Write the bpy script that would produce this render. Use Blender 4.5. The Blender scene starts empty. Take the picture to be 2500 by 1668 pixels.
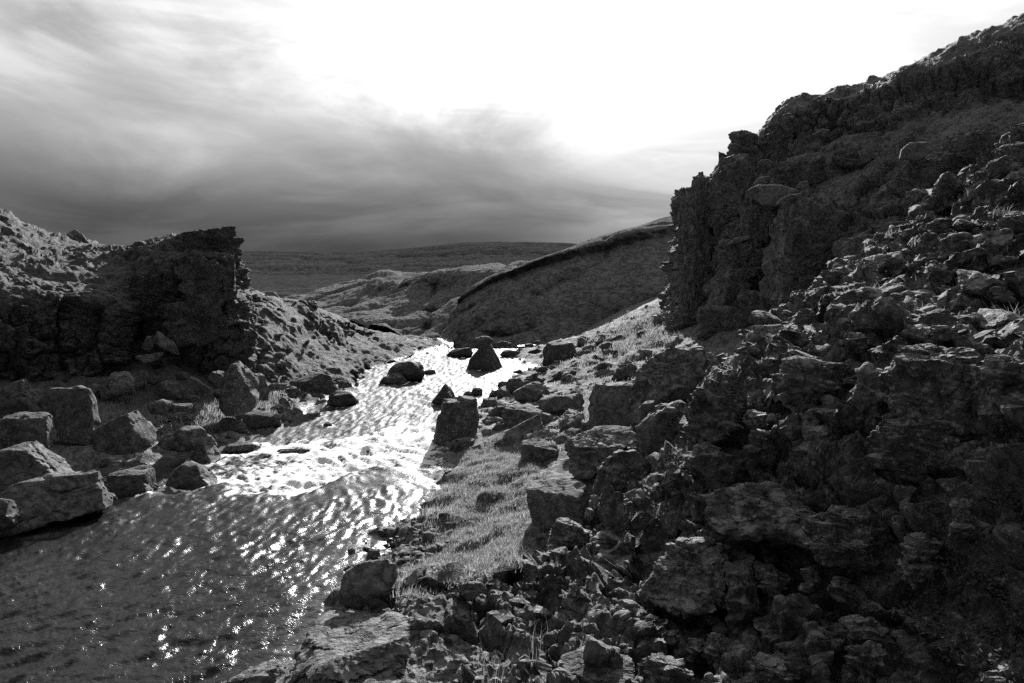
import bpy, math, random
import numpy as np

# ------------------------------------------------------------------ scene, camera, sky, sun, exposure
SC = bpy.context.scene
COL = SC.collection
CAMZ = 4.0
PITCH = math.atan((834 - 649) / 1666.7)
F = 1666.7                      # focal length in photo pixels (24 mm on 36 mm, 2500 px wide)

cam_d = bpy.data.cameras.new("camera")
cam_d.lens = 24.0
cam_d.sensor_width = 36.0
cam_d.clip_start = 0.05
cam_d.clip_end = 30000
cam = bpy.data.objects.new("camera", cam_d)
COL.objects.link(cam)
cam.location = (0, 0, CAMZ)
cam.rotation_euler = (math.pi / 2 - PITCH, 0, 0)
SC.camera = cam

SUN_EL = math.radians(24.0)
SUN_AZ = math.radians(7.0)      # to the right of the view axis (+Y)
SUN_DIR = (math.sin(SUN_AZ) * math.cos(SUN_EL), math.cos(SUN_AZ) * math.cos(SUN_EL), math.sin(SUN_EL))
SUN_STRENGTH = 5.0

SC.view_settings.view_transform = 'Standard'
SC.view_settings.look = 'None'
SC.view_settings.exposure = 0.85
SC.view_settings.gamma = 1.0
SC.view_settings.use_curve_mapping = False
SC.cycles.max_bounces = 6
SC.cycles.diffuse_bounces = 3
SC.cycles.glossy_bounces = 3
SC.cycles.sample_clamp_indirect = 6.0
SC.cycles.sample_clamp_direct = 0.0
SC.cycles.use_denoising = False

sun_d = bpy.data.lights.new("sun", 'SUN')
sun_d.energy = SUN_STRENGTH
sun_d.angle = math.radians(0.6)
sun_d.color = (1, 1, 1)
sun = bpy.data.objects.new("sun", sun_d)
COL.objects.link(sun)
from mathutils import Vector
sun.rotation_euler = Vector(SUN_DIR).to_track_quat('Z', 'Y').to_euler()
sun.location = (10, 60, 40)


class NT:
    """small helper to write node graphs as expressions"""
    def __init__(s, tree):
        s.t = tree
        s.n = tree.nodes
        s.l = tree.links

    def node(s, kind, **kw):
        nd = s.n.new(kind)
        for k, v in kw.items():
            setattr(nd, k, v)
        return nd

    def put(s, sock, v):
        if isinstance(v, bpy.types.NodeSocket):
            s.l.new(v, sock)
        elif v is not None:
            sock.default_value = v

    def m(s, op, a, b=None, c=None, clamp=False):
        nd = s.node('ShaderNodeMath', operation=op, use_clamp=clamp)
        s.put(nd.inputs[0], a)
        if b is not None:
            s.put(nd.inputs[1], b)
        if c is not None:
            s.put(nd.inputs[2], c)
        return nd.outputs[0]

    def add(s, a, b): return s.m('ADD', a, b)
    def sub(s, a, b): return s.m('SUBTRACT', a, b)
    def mul(s, a, b): return s.m('MULTIPLY', a, b)
    def pw(s, a, b): return s.m('POWER', a, b)

    def step(s, x, lo, hi, a=0.0, b=1.0):
        nd = s.node('ShaderNodeMapRange', interpolation_type='SMOOTHSTEP')
        s.put(nd.inputs[0], x)
        s.put(nd.inputs[1], lo)
        s.put(nd.inputs[2], hi)
        s.put(nd.inputs[3], a)
        s.put(nd.inputs[4], b)
        return nd.outputs[0]

    def mix(s, f, a, b):
        nd = s.node('ShaderNodeMix', data_type='FLOAT')
        s.put(nd.inputs[0], f)
        s.put(nd.inputs[2], a)
        s.put(nd.inputs[3], b)
        return nd.outputs[0]

    def noise(s, vec, scale, detail=4, rough=0.55, dist=0.0):
        nd = s.node('ShaderNodeTexNoise')
        s.put(nd.inputs['Vector'], vec)
        nd.inputs['Scale'].default_value = scale
        nd.inputs['Detail'].default_value = detail
        nd.inputs['Roughness'].default_value = rough
        nd.inputs['Distortion'].default_value = dist
        return nd.outputs[0]

    def voro(s, vec, scale, feature='F1', out='Distance', rnd=1.0):
        nd = s.node('ShaderNodeTexVoronoi', feature=feature)
        s.put(nd.inputs['Vector'], vec)
        nd.inputs['Scale'].default_value = scale
        nd.inputs['Randomness'].default_value = rnd
        return nd.outputs[out]

    def scale3(s, vec, sx, sy, sz):
        nd = s.node('ShaderNodeVectorMath', operation='MULTIPLY')
        s.put(nd.inputs[0], vec)
        nd.inputs[1].default_value = (sx, sy, sz)
        return nd.outputs[0]

    def xyz(s, vec):
        nd = s.node('ShaderNodeSeparateXYZ')
        s.put(nd.inputs[0], vec)
        return nd.outputs

    def comb(s, x, y, z):
        nd = s.node('ShaderNodeCombineXYZ')
        for i, v in enumerate((x, y, z)):
            s.put(nd.inputs[i], v)
        return nd.outputs[0]

    def bump(s, h, strength=1.0, dist=0.02, normal=None):
        nd = s.node('ShaderNodeBump')
        nd.inputs['Strength'].default_value = strength
        nd.inputs['Distance'].default_value = dist
        s.put(nd.inputs['Height'], h)
        if normal is not None:
            s.put(nd.inputs['Normal'], normal)
        return nd.outputs[0]


def make_world():
    w = bpy.data.worlds.new("World")
    SC.world = w
    w.use_nodes = True
    g = NT(w.node_tree)
    g.n.clear()
    d = g.node('ShaderNodeTexCoord').outputs['Generated']
    x, y, z = g.xyz(d)
    el = g.m('MAXIMUM', z, 0.0)
    # clear sky, turned to grey
    sky = g.node('ShaderNodeTexSky', sky_type='NISHITA', sun_disc=False)
    sky.sun_elevation = SUN_EL
    sky.sun_rotation = SUN_AZ
    bw = g.node('ShaderNodeRGBToBW')
    g.l.new(sky.outputs[0], bw.inputs[0])
    clear = g.mul(bw.outputs[0], 0.06)
    # light spread by the cloud veil around the sun
    dt = g.node('ShaderNodeVectorMath', operation='DOT_PRODUCT')
    g.put(dt.inputs[0], d)
    dt.inputs[1].default_value = SUN_DIR
    dot = g.m('MAXIMUM', dt.outputs['Value'], 0.0)
    glow = g.add(g.add(g.mul(g.pw(dot, 48.0), 1.7), g.mul(g.pw(dot, 10.0), 0.13)), g.add(g.mul(g.pw(dot, 1.4), 0.53), 0.075))
    # cloud layers: noise laid out over the sky, flattened towards the horizon
    vx = g.m('DIVIDE', x, g.add(g.m('ABSOLUTE', y), 0.35))
    big = g.noise(g.comb(g.add(vx, 4.2), g.mul(y, 0.2), g.mul(z, 2.2)), 1.7, 3, 0.5, 0.3)
    mid = g.noise(g.comb(g.mul(g.add(vx, 3.3), 1.0), g.mul(y, 0.25), g.mul(z, 2.0)), 3.6, 8, 0.56, 0.5)
    streak = g.noise(g.comb(g.mul(vx, 1.2), g.mul(y, 0.3), g.mul(z, 4.6)), 2.4, 8, 0.55, 0.9)
    # low dark bank with a soft torn upper edge
    top = g.add(0.205, g.step(x, 0.0, 0.35, 0.0, 0.085))
    edge = g.add(g.add(top, g.mul(g.sub(big, 0.5), 0.14)), g.add(g.mul(g.sub(mid, 0.5), 0.24), g.mul(g.sub(streak, 0.5), 0.06)))
    bank = g.step(g.sub(edge, el), -0.10, 0.09)
    depth = g.step(el, 0.0, 0.20, 0.048, 0.22)
    depth = g.mul(depth, g.step(x, -0.05, 0.30, 1.0, 2.7))
    depth = g.mul(depth, g.step(streak, 0.40, 0.64, 0.86, 1.3))
    depth = g.mul(depth, g.step(mid, 0.35, 0.65, 0.85, 1.25))
    # thin high cloud
    thin = g.step(g.add(g.mul(mid, 0.6), g.mul(streak, 0.4)), 0.42, 0.62)
    veil = g.mix(thin, 1.08, 0.60)
    hi = g.step(g.noise(g.comb(g.add(g.mul(vx, 1.0), 5.1), g.mul(y, 0.2), g.mul(z, 2.4)), 2.7, 8, 0.58, 0.6), 0.44, 0.62)
    lum = g.mul(glow, g.mul(veil, g.mix(hi, 1.04, 0.78)))
    dark = g.mul(g.add(g.mul(g.pw(dot, 2.0), 0.75), 0.5), depth)
    cloud = g.mix(bank, lum, g.mul(dark, 0.86))
    tot = g.add(g.mul(cloud, 0.96), g.mul(g.m('MINIMUM', clear, 1.0), g.mix(bank, 0.03, 0.0)))
    bg = g.node('ShaderNodeBackground')
    g.put(bg.inputs[0], g.comb(tot, tot, tot))
    bg.inputs[1].default_value = 1.0
    out = g.node('ShaderNodeOutputWorld')
    g.l.new(bg.outputs[0], out.inputs[0])
    w.cycles.sampling_method = 'MANUAL'
    w.cycles.sample_map_resolution = 512


make_world()

# ------------------------------------------------------------------ numeric helpers
RNG = np.random.default_rng(7)


def _hash(ix, iy, iz, seed=0):
    h = (ix.astype(np.uint32) * np.uint32(374761393) + iy.astype(np.uint32) * np.uint32(668265263)
         + iz.astype(np.uint32) * np.uint32(2246822519) + np.uint32((seed * 3266489917 + 12345) & 0xffffffff))
    h = (h ^ (h >> np.uint32(13))) * np.uint32(1274126177)
    h = (h ^ (h >> np.uint32(15))) * np.uint32(2246822519)
    return h ^ (h >> np.uint32(13))


_G = RNG.normal(size=(256, 3))
_G = (_G / np.linalg.norm(_G, axis=1, keepdims=True)).astype(np.float32)


def pnoise(P, seed=0):
    P = np.asarray(P, dtype=np.float32)
    I = np.floor(P)
    f = P - I
    I = I.astype(np.int32)
    u = f * f * f * (f * (f * 6 - 15) + 10)
    out = np.zeros(len(P), np.float32)
    for cx in (0, 1):
        wx = u[:, 0] if cx else 1 - u[:, 0]
        for cy in (0, 1):
            wy = u[:, 1] if cy else 1 - u[:, 1]
            for cz in (0, 1):
                wz = u[:, 2] if cz else 1 - u[:, 2]
                g = _G[(_hash(I[:, 0] + cx, I[:, 1] + cy, I[:, 2] + cz, seed) & np.uint32(255)).astype(np.int32)]
                out += wx * wy * wz * (g[:, 0] * (f[:, 0] - cx) + g[:, 1] * (f[:, 1] - cy) + g[:, 2] * (f[:, 2] - cz))
    return out * 1.5


def fbm(P, octv=4, gain=0.5, lac=2.03, seed=0):
    a, s, out = 1.0, 1.0, 0
    for o in range(octv):
        out = out + a * pnoise(P * s + o * 17.3, seed + o)
        a *= gain
        s *= lac
    return out


def worley(P, seed=0):
    """F1, F2 and a random number of the nearest cell"""
    P = np.asarray(P, dtype=np.float32)
    I = np.floor(P).astype(np.int32)
    n = len(P)
    f1 = np.full(n, 9.0, np.float32)
    f2 = np.full(n, 9.0, np.float32)
    cid = np.zeros(n, np.float32)
    for dx in (-1, 0, 1):
        for dy in (-1, 0, 1):
            for dz in (-1, 0, 1):
                cx, cy, cz = I[:, 0] + dx, I[:, 1] + dy, I[:, 2] + dz
                h = _hash(cx, cy, cz, seed)
                jx = (h & np.uint32(1023)).astype(np.float32) / 1023
                jy = ((h >> np.uint32(10)) & np.uint32(1023)).astype(np.float32) / 1023
                jz = ((h >> np.uint32(20)) & np.uint32(1023)).astype(np.float32) / 1023
                d = (cx + jx - P[:, 0]) ** 2 + (cy + jy - P[:, 1]) ** 2 + (cz + jz - P[:, 2]) ** 2
                nearer = d < f1
                f2 = np.where(nearer, f1, np.minimum(f2, d))
                cid = np.where(nearer, (jx * 7.13 + jy * 3.7 + jz) % 1.0, cid)
                f1 = np.where(nearer, d, f1)
    return np.sqrt(f1), np.sqrt(f2), cid


def facets(P, seed=0, tilt=1.0):
    """broken-rock relief: every cell is a tilted plane of its own; returns relief and the distance to the joint"""
    P = np.asarray(P, dtype=np.float32)
    I = np.floor(P).astype(np.int32)
    n = len(P)
    f1 = np.full(n, 9.0, np.float32)
    f2 = np.full(n, 9.0, np.float32)
    val = np.zeros(n, np.float32)
    for dx in (-1, 0, 1):
        for dy in (-1, 0, 1):
            for dz in (-1, 0, 1):
                cx, cy, cz = I[:, 0] + dx, I[:, 1] + dy, I[:, 2] + dz
                h = _hash(cx, cy, cz, seed)
                ex = P[:, 0] - cx - (h & np.uint32(1023)).astype(np.float32) / 1023
                ey = P[:, 1] - cy - ((h >> np.uint32(10)) & np.uint32(1023)).astype(np.float32) / 1023
                ez = P[:, 2] - cz - ((h >> np.uint32(20)) & np.uint32(1023)).astype(np.float32) / 1023
                d = ex * ex + ey * ey + ez * ez
                g = _G[((h >> np.uint32(7)) & np.uint32(255)).astype(np.int32)]
                v = ((h >> np.uint32(4)) & np.uint32(255)).astype(np.float32) / 255 - 0.5 + tilt * (ex * g[:, 0] + ey * g[:, 1] + ez * g[:, 2])
                nearer = d < f1
                f2 = np.where(nearer, f1, np.minimum(f2, d))
                val = np.where(nearer, v, val)
                f1 = np.where(nearer, d, f1)
    return val, np.sqrt(f2) - np.sqrt(f1)


def bricks(P, sx, sz, seed=0):
    """rock broken along upright and level joints: relief and distance to the nearest joint (metres)"""
    c, s_ = math.cos(0.5), math.sin(0.5)
    x = (P[:, 0] * c + P[:, 1] * s_) / sx
    y = (P[:, 1] * c - P[:, 0] * s_) / (sx * 1.5)
    ix, iy = np.floor(x).astype(np.int32), np.floor(y).astype(np.int32)
    zero = np.zeros(len(P), np.int32)
    h = _hash(ix, iy, zero, seed)
    off = (h & np.uint32(1023)).astype(np.float32) / 1023
    st = 0.6 + 0.9 * ((h >> np.uint32(10)) & np.uint32(1023)).astype(np.float32) / 1023
    z = P[:, 2] / sz * st + off * 5
    iz = np.floor(z).astype(np.int32)
    k = _hash(ix, iy, iz, seed + 1)
    val = (k & np.uint32(1023)).astype(np.float32) / 1023 - 0.5
    col = ((h >> np.uint32(20)) & np.uint32(1023)).astype(np.float32) / 1023 - 0.5
    g = _G[((k >> np.uint32(10)) & np.uint32(255)).astype(np.int32)]
    fx, fy, fz = x - ix, y - iy, z - iz
    e = np.minimum(np.minimum(np.minimum(fx, 1 - fx) * sx, np.minimum(fy, 1 - fy) * sx * 1.5), np.minimum(fz, 1 - fz) * sz / st)
    return 0.55 * val + 0.6 * col + 0.35 * (g[:, 0] * (fx - .5) + g[:, 1] * (fy - .5) + g[:, 2] * (fz - .5)), e


def ledges(P, step, seed=0, dip=(0.10, 0.05), wob=0.8):
    """stepped rock: 0..1 ramp outwards in every layer, falling back in a tread at its top; broken up sideways"""
    n = fbm(P * (0.45 / step) * [0.5, 0.5, 0.25], 3, 0.55, seed=seed)
    t = (P[:, 2] + dip[0] * P[:, 0] + dip[1] * P[:, 1]) / step + wob * n
    k = np.floor(t)
    fr = t - k
    z0 = np.zeros(len(P), np.int32)
    r = (_hash(k.astype(np.int32), z0, z0, seed) & np.uint32(255)).astype(np.float32) / 255
    side = sstep(fbm(np.c_[P[:, :2] * (0.6 / step), k * 3.7], 2, 0.5, seed=seed + 1), -0.35, 0.25)
    return np.minimum(fr, (1 - fr) * 14) * (0.35 + 0.65 * r) * side


def sstep(x, a, b):
    t = np.clip((x - a) / (b - a), 0, 1)
    return t * t * (3 - 2 * t)


CP, SP = math.cos(PITCH), math.sin(PITCH)


def ray(u, v):
    a, b = (u - 1250) / F, (v - 834) / F
    return np.array([a, CP - b * SP, -SP - b * CP])


def at(u, v, Y):
    d = ray(u, v)
    return np.array([0, 0, CAMZ]) + d * (Y / d[1])


def project(P):
    q = P - np.array([0, 0, CAMZ])
    zc = q[:, 1] * CP - q[:, 2] * SP
    up = q[:, 1] * SP + q[:, 2] * CP
    return 1250 + F * q[:, 0] / np.maximum(zc, 1e-3), 834 - F * up / np.maximum(zc, 1e-3), zc


DS = 2500 / 2350.0
REG = {'D': (0, 0, DS), '1': (0, 480, 850 / 2338), '2': (0, 850, 900 / 2350), '3': (550, 520, 1150 / 2350), '4': (950, 780, 750 / 2262),
       '5': (650, 1150, 850 / 2350), '6': (1500, 200, 1000 / 2340), '7': (1400, 780, 1100 / 2350), '8': (1300, 1150, 1200 / 2350),
       '9': (1800, 500, 700 / 2350), 'A': (1600, 0, 900 / 2350)}


def px(reg, pts):
    x0, y0, s = REG[reg]
    return np.array([(x0 + x * s, y0 + y * s) for x, y in pts], float)


def lip_line(x):
    """where the smooth water breaks: a tongue reaches into the rapid, the rest is ragged"""
    x = np.asarray(x, float)
    return (11.9 + 0.10 * (x + 3) + 0.85 * np.exp(-((x + 2.7) / 0.75) ** 2) - 0.7 * np.exp(-((x + 4.6) / 0.8) ** 2)
            + 0.28 * np.sin(x * 2.3 + 0.6) + 0.15 * np.sin(x * 5.9 + 2.0))


def wl(x, y):
    """level of the water: a small drop at the rapid, a slow fall, then the fall at the far end"""
    lip = lip_line(x)
    return -0.22 * sstep(y, lip, lip + 1.5) - 0.012 * np.clip(y - 13, 0, 24) - 3.4 * sstep(y, 37.0, 41.0)


# ------------------------------------------------------------------ mesh building
def mesh_from(name, V, Fa, smooth=True, sharp=None):
    me = bpy.data.meshes.new(name)
    V = np.ascontiguousarray(V, dtype=np.float32)
    Fa = np.ascontiguousarray(Fa, dtype=np.int32)
    k = Fa.shape[1]
    me.vertices.add(len(V))
    me.vertices.foreach_set('co', V.ravel())
    me.loops.add(Fa.size)
    me.loops.foreach_set('vertex_index', Fa.ravel())
    me.polygons.add(len(Fa))
    me.polygons.foreach_set('loop_start', np.arange(0, Fa.size, k, dtype=np.int32))
    me.polygons.foreach_set('loop_total', np.full(len(Fa), k, np.int32))
    me.polygons.foreach_set('use_smooth', np.full(len(Fa), smooth))
    me.update(calc_edges=True)
    if sharp:
        me.set_sharp_from_angle(angle=math.radians(sharp))
    return me


def attr(me, name, vals):
    a = me.attributes.new(name, 'FLOAT', 'POINT')
    a.data.foreach_set('value', np.ascontiguousarray(vals, dtype=np.float32))


def link(name, me, mat, parent=None, loc=None):
    o = bpy.data.objects.new(name, me)
    COL.objects.link(o)
    if mat is not None and me is not None and not me.materials:
        me.materials.append(mat)
    if loc is not None:
        o.location = loc
    if parent is not None:
        o.parent = parent
    return o


def tag(o, label=None, cat=None, group=None, kind=None):
    if label:
        o['label'] = label
    if cat:
        o['category'] = cat
    if group:
        o['group'] = group
    if kind:
        o['kind'] = kind
    return o


def grid_faces(nr, nc):
    i = np.arange(nr - 1)[:, None] * nc + np.arange(nc - 1)[None, :]
    i = i.ravel()
    return np.stack([i, i + 1, i + nc + 1, i + nc], 1)


def grid_normals(G):
    du = np.gradient(G, axis=1)
    dv = np.gradient(G, axis=0)
    n = np.cross(du, dv)
    return n / np.maximum(np.linalg.norm(n, axis=2, keepdims=True), 1e-9)


def crom(C, n):
    """Catmull-Rom through the rows of C, n samples"""
    C = np.asarray(C, float)
    k = len(C)
    t = np.linspace(0, k - 1, n)
    i = np.clip(np.floor(t).astype(int), 0, k - 2)
    f = (t - i).reshape((-1,) + (1,) * (C.ndim - 1))
    g = lambda j: C[np.clip(j, 0, k - 1)]
    p0, p1, p2, p3 = g(i - 1), g(i), g(i + 1), g(i + 2)
    return 0.5 * ((2 * p1) + (-p0 + p2) * f + (2 * p0 - 5 * p1 + 4 * p2 - p3) * f ** 2 + (-p0 + 3 * p1 - 3 * p2 + p3) * f ** 3)


def loft(rows, nr, nc, reg='D'):
    """rows of (u, v, Y) control points -> dense grid of world points"""
    C = np.array([[at(*(px(reg, [(u, v)])[0]), Y) for u, v, Y in r] for r in rows])
    A = crom(C, nr)
    return crom(A.swapaxes(0, 1), nc).swapaxes(0, 1)


def ico(sub):
    import bmesh
    bm = bmesh.new()
    bmesh.ops.create_icosphere(bm, subdivisions=sub, radius=1.0)
    V = np.array([v.co[:] for v in bm.verts], float)
    Fa = np.array([[v.index for v in f.verts] for f in bm.faces], np.int32)
    bm.free()
    return V, Fa


ICO = {k: ico(k) for k in (2, 3, 4, 5, 6)}

# ------------------------------------------------------------------ materials
MATS = {}


def surface_material(name, rock=0.085, lichen=0.3, mossy=0.0, grain=60.0, bump=0.03, wet=True, moss_col=0.24, macro=1.0, spec=0.25):
    """dark volcanic rock with pale lichen, sunlit tops painted in, moss on the faces that look up"""
    m = bpy.data.materials.new(name)
    m.use_nodes = True
    g = NT(m.node_tree)
    g.n.clear()
    geo = g.node('ShaderNodeNewGeometry')
    P = geo.outputs['Position']
    nz = g.xyz(geo.outputs['Normal'])[2]
    pz = g.xyz(P)[2]
    n1 = g.noise(P, 1.3 * macro, 5, 0.6)
    n2 = g.noise(P, 9.0 * macro, 6, 0.62)
    n3 = g.noise(P, grain, 4, 0.65)
    base = g.mul(g.pw(g.add(g.mul(n1, 0.9), g.add(g.mul(n2, 0.8), g.mul(n3, 0.6))), 2.6), rock * 0.72)
    # pale lichen in spots and crusts
    sp = g.m('MINIMUM', g.voro(P, 16.0 * macro), g.mul(g.voro(P, 34.0 * macro), 1.15))
    spot = g.mul(g.step(g.add(sp, g.mul(g.sub(n3, 0.5), 0.3)), 0.34, 0.16), g.step(g.noise(P, 2.7 * macro, 4, 0.6), 0.46, 0.58))
    crust = g.mul(g.step(n2, 0.54, 0.66), g.step(n3, 0.42, 0.58))
    sun_top = g.mul(g.step(nz, 0.30, 0.80), g.mul(g.step(n2, 0.42, 0.60), 0.6))  # upward faces made paler in lichen-like patches, painting sunlight on the tops
    lic_sun = g.mul(g.m('MAXIMUM', g.m('MAXIMUM', spot, g.mul(crust, 0.7)), sun_top, clamp=True), lichen)
    col = g.mix(lic_sun, base, 0.42)
    at_ = g.node('ShaderNodeAttribute', attribute_name='moss')
    cover = g.add(at_.outputs['Fac'], mossy)
    n4 = g.noise(P, 3.1 * macro, 4, 0.6)
    face = g.step(g.add(nz, g.mul(g.sub(n4, 0.5), 0.7)), 0.38, 0.72)
    mm = g.m('MULTIPLY', face, g.m('MINIMUM', cover, 1.0), clamp=True)
    mcol = g.mul(g.add(g.mul(n2, 0.9), g.add(0.25, g.mul(n3, 0.6))), moss_col)
    col = g.mix(mm, col, mcol)
    rough = 0.82
    if wet:
        py_ = g.xyz(P)[1]
        lev = g.add(g.step(py_, 11.8, 13.4, 0.0, -0.22), g.mul(g.m('MAXIMUM', g.sub(py_, 13.0), 0.0), -0.012))
        w = g.step(g.add(g.sub(pz, lev), g.mul(g.sub(n2, 0.5), 0.16)), 0.13, 0.0)
        col = g.mix(w, col, g.mul(col, 0.45))
        rough = g.mix(w, 0.82, 0.4)
    ridge = g.m('ABSOLUTE', g.sub(g.noise(P, 4.3 * macro, 5, 0.6, 0.6), 0.5))
    rid = g.step(ridge, 0.0, 0.05)
    col = g.mul(col, g.mix(g.mul(g.sub(1.0, rid), 0.7), 1.0, 0.25))
    h = g.add(g.mul(n2, 2.2), g.add(g.mul(n3, 0.55), g.add(g.mul(g.voro(P, grain * 0.4), 0.3), g.mul(rid, 0.22))))
    nrm = g.bump(h, 1.0, bump)
    bs = g.node('ShaderNodeBsdfPrincipled')
    g.put(bs.inputs['Base Color'], g.comb(col, col, col))
    g.put(bs.inputs['Roughness'], rough)
    bs.inputs['Specular IOR Level'].default_value = spec
    g.put(bs.inputs['Normal'], nrm)
    out = g.node('ShaderNodeOutputMaterial')
    g.l.new(bs.outputs[0], out.inputs[0])
    MATS[name] = m
    return m


ROCK = surface_material('basalt_rock', 0.15, 0.45)
ROCK_SMOOTH = surface_material('river_boulder_rock', 0.095, 0.42, grain=45, bump=0.014)
ROCK_LICHEN = surface_material('lichen_crusted_rock', 0.125, 1.0, mossy=0.05, grain=60, bump=0.035)
CLIFF = surface_material('cliff_rock', 0.22, 0.7, mossy=0.0, grain=30, bump=0.06, moss_col=0.24)
CLIFF_DARK = surface_material('dark_cliff_rock', 0.10, 0.25, mossy=0.0, grain=30, bump=0.06, moss_col=0.13)
BANK = surface_material('bank_ground', 0.13, 0.8, mossy=0.0, grain=70, bump=0.03, moss_col=0.14)
HILL = surface_material('hill_ground', 0.07, 0.1, mossy=0.0, grain=9, bump=0.15, wet=False, moss_col=0.28, macro=0.35, spec=0.0)
FAR = surface_material('moor_ground', 0.045, 0.12, mossy=0.1, grain=0.25, bump=2.5, wet=False, moss_col=0.06, macro=0.012, spec=0.0)  # dark heath tone, lowered further to stand in for cloud shadow
MOSS = surface_material('moss_cushion_green', 0.20, 0.0, mossy=1.0, grain=110, bump=0.02, wet=False, moss_col=0.40)


def leaf_material(name, col, trans=0.5):
    m = bpy.data.materials.new(name)
    m.use_nodes = True
    g = NT(m.node_tree)
    g.n.clear()
    geo = g.node('ShaderNodeNewGeometry')
    n = g.noise(geo.outputs['Position'], 6.0, 3, 0.6)
    r = geo.outputs['Random Per Island']
    c = g.mul(g.add(g.mul(n, 0.7), g.add(0.35, g.mul(r, 0.6))), col)
    cc = g.comb(c, c, c)
    d = g.node('ShaderNodeBsdfDiffuse')
    g.put(d.inputs[0], cc)
    t = g.node('ShaderNodeBsdfTranslucent')
    g.put(t.inputs[0], cc)
    mx = g.node('ShaderNodeMixShader')
    mx.inputs[0].default_value = trans
    g.l.new(d.outputs[0], mx.inputs[1])
    g.l.new(t.outputs[0], mx.inputs[2])
    out = g.node('ShaderNodeOutputMaterial')
    g.l.new(mx.outputs[0], out.inputs[0])
    return m


GRASS = leaf_material('grass_blades', 0.36, 0.5)
LEAF = leaf_material('small_leaves', 0.10, 0.4)


def water_material():
    m = bpy.data.materials.new('river_water')
    m.use_nodes = True
    g = NT(m.node_tree)
    g.n.clear()
    geo = g.node('ShaderNodeNewGeometry')
    P = geo.outputs['Position']
    foam_a = g.node('ShaderNodeAttribute', attribute_name='foam').outputs['Fac']
    shal = g.node('ShaderNodeAttribute', attribute_name='shallow').outputs['Fac']
    fn = g.noise(P, 22.0, 6, 0.75)
    fm = g.step(g.add(foam_a, g.mul(g.sub(fn, 0.5), 0.9)), 0.45, 0.75)
    body = g.mix(shal, 0.016, 0.07)
    col = g.mix(fm, body, 0.82)
    w1 = g.noise(g.scale3(P, 1.0, 1.7, 1.0), 9.0, 3, 0.55, 0.3)
    w2 = g.noise(g.scale3(P, 1.0, 1.5, 1.0), 25.0, 4, 0.65, 0.2)
    h = g.mul(g.add(g.mul(w1, 1.0), g.mul(w2, 0.5)), g.step(g.xyz(P)[1], 10.0, 22.0, 1.0, 2.0))
    fb = g.mul(g.noise(P, 40.0, 4, 0.7), g.mul(fm, 0.9))
    nrm = g.bump(g.add(h, fb), 1.0, 0.014)
    bs = g.node('ShaderNodeBsdfPrincipled')
    g.put(bs.inputs['Base Color'], g.comb(col, col, col))
    wy = g.xyz(P)[1]
    g.put(bs.inputs['Roughness'], g.mix(fm, g.step(wy, 7.0, 17.0, 0.20, 0.55), 0.7))
    g.put(bs.inputs['Specular IOR Level'], g.step(wy, 9.0, 16.0, 0.5, 0.3))
    bs.inputs['IOR'].default_value = 1.33
    g.put(bs.inputs['Normal'], nrm)
    out = g.node('ShaderNodeOutputMaterial')
    g.l.new(bs.outputs[0], out.inputs[0])
    return m


WATER = water_material()

# ------------------------------------------------------------------ the lie of the land (thin-plate surface through surveyed points)
CTRL = []


def cz(u, v, z):
    """point of the ground seen at (u, v) of the picture, at height z"""
    u, v = px('D', [(u, v)])[0]
    d = ray(u, v)
    t = (z - CAMZ) / d[2]
    CTRL.append((d[0] * t, d[1] * t, z))


def cy(u, v, Y):
    CTRL.append(tuple(at(*px('D', [(u, v)])[0], Y)))


def cw(*p):
    CTRL.extend(p)


# right water edge
for u, v, z in ((680, 1568, -.05), (730, 1440, .0), (785, 1350, .0), (850, 1250, .0), (990, 1140, -.02), (1030, 1080, -.2), (1000, 1020, -.25),
                (1150, 900, -.3), (1250, 850, -.35), (1255, 800, -.45)):
    cz(u, v, z)
# left water edge
for u, v, z in ((170, 1045, .0), (330, 1040, -.1), (520, 1010, -.2), (640, 970, -.25), (700, 930, -.28), (790, 880, -.3), (800, 835, -.38), (940, 793, -.5)):
    cz(u, v, z)
cw((-2.9, 0, 0), (-2.6, 3, 0), (-3.2, -6, 0), (-11.5, 8, 0), (-12, 2, 0), (-12, -6, 0))
# river bed
for x, y in ((-7, -6), (-7, 0), (-6.5, 4), (-5.5, 8), (-8.5, 9), (-4, 11.5), (-6.5, 12.3), (-8.2, 12.2), (-9.6, 11.2), (-7.2, 13.3), (-3.6, 15), (-4, 18), (-3.2, 22), (-2.4, 27), (-2, 33)):
    cw((x, y, -0.75))
cw((-1.5, 37, -.9), (-1.5, 42, -4.2), (-2, 55, -5), (-6, 75, -5.5), (4, 75, -5))
# left bank up to the foot of the left cliff
for u, v, z in ((250, 930, .5), (100, 960, .7), (420, 940, .35), (560, 900, .3), (270, 885, .85), (430, 870, .85), (560, 865, .7), (0, 880, 1.1), (640, 880, .1), (740, 880, 0)):
    cz(u, v, z)
cw((-15, 15, 1.6), (-17, 8, 1.5), (-17, 0, 1.6), (-22, 12, 3), (-20, 22, 2.5), (-10, 23, 1.2), (-9, 30, 1), (-14, 40, 0), (-7, 42, -.8), (-30, 40, 1), (-30, 0, 4))
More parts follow.
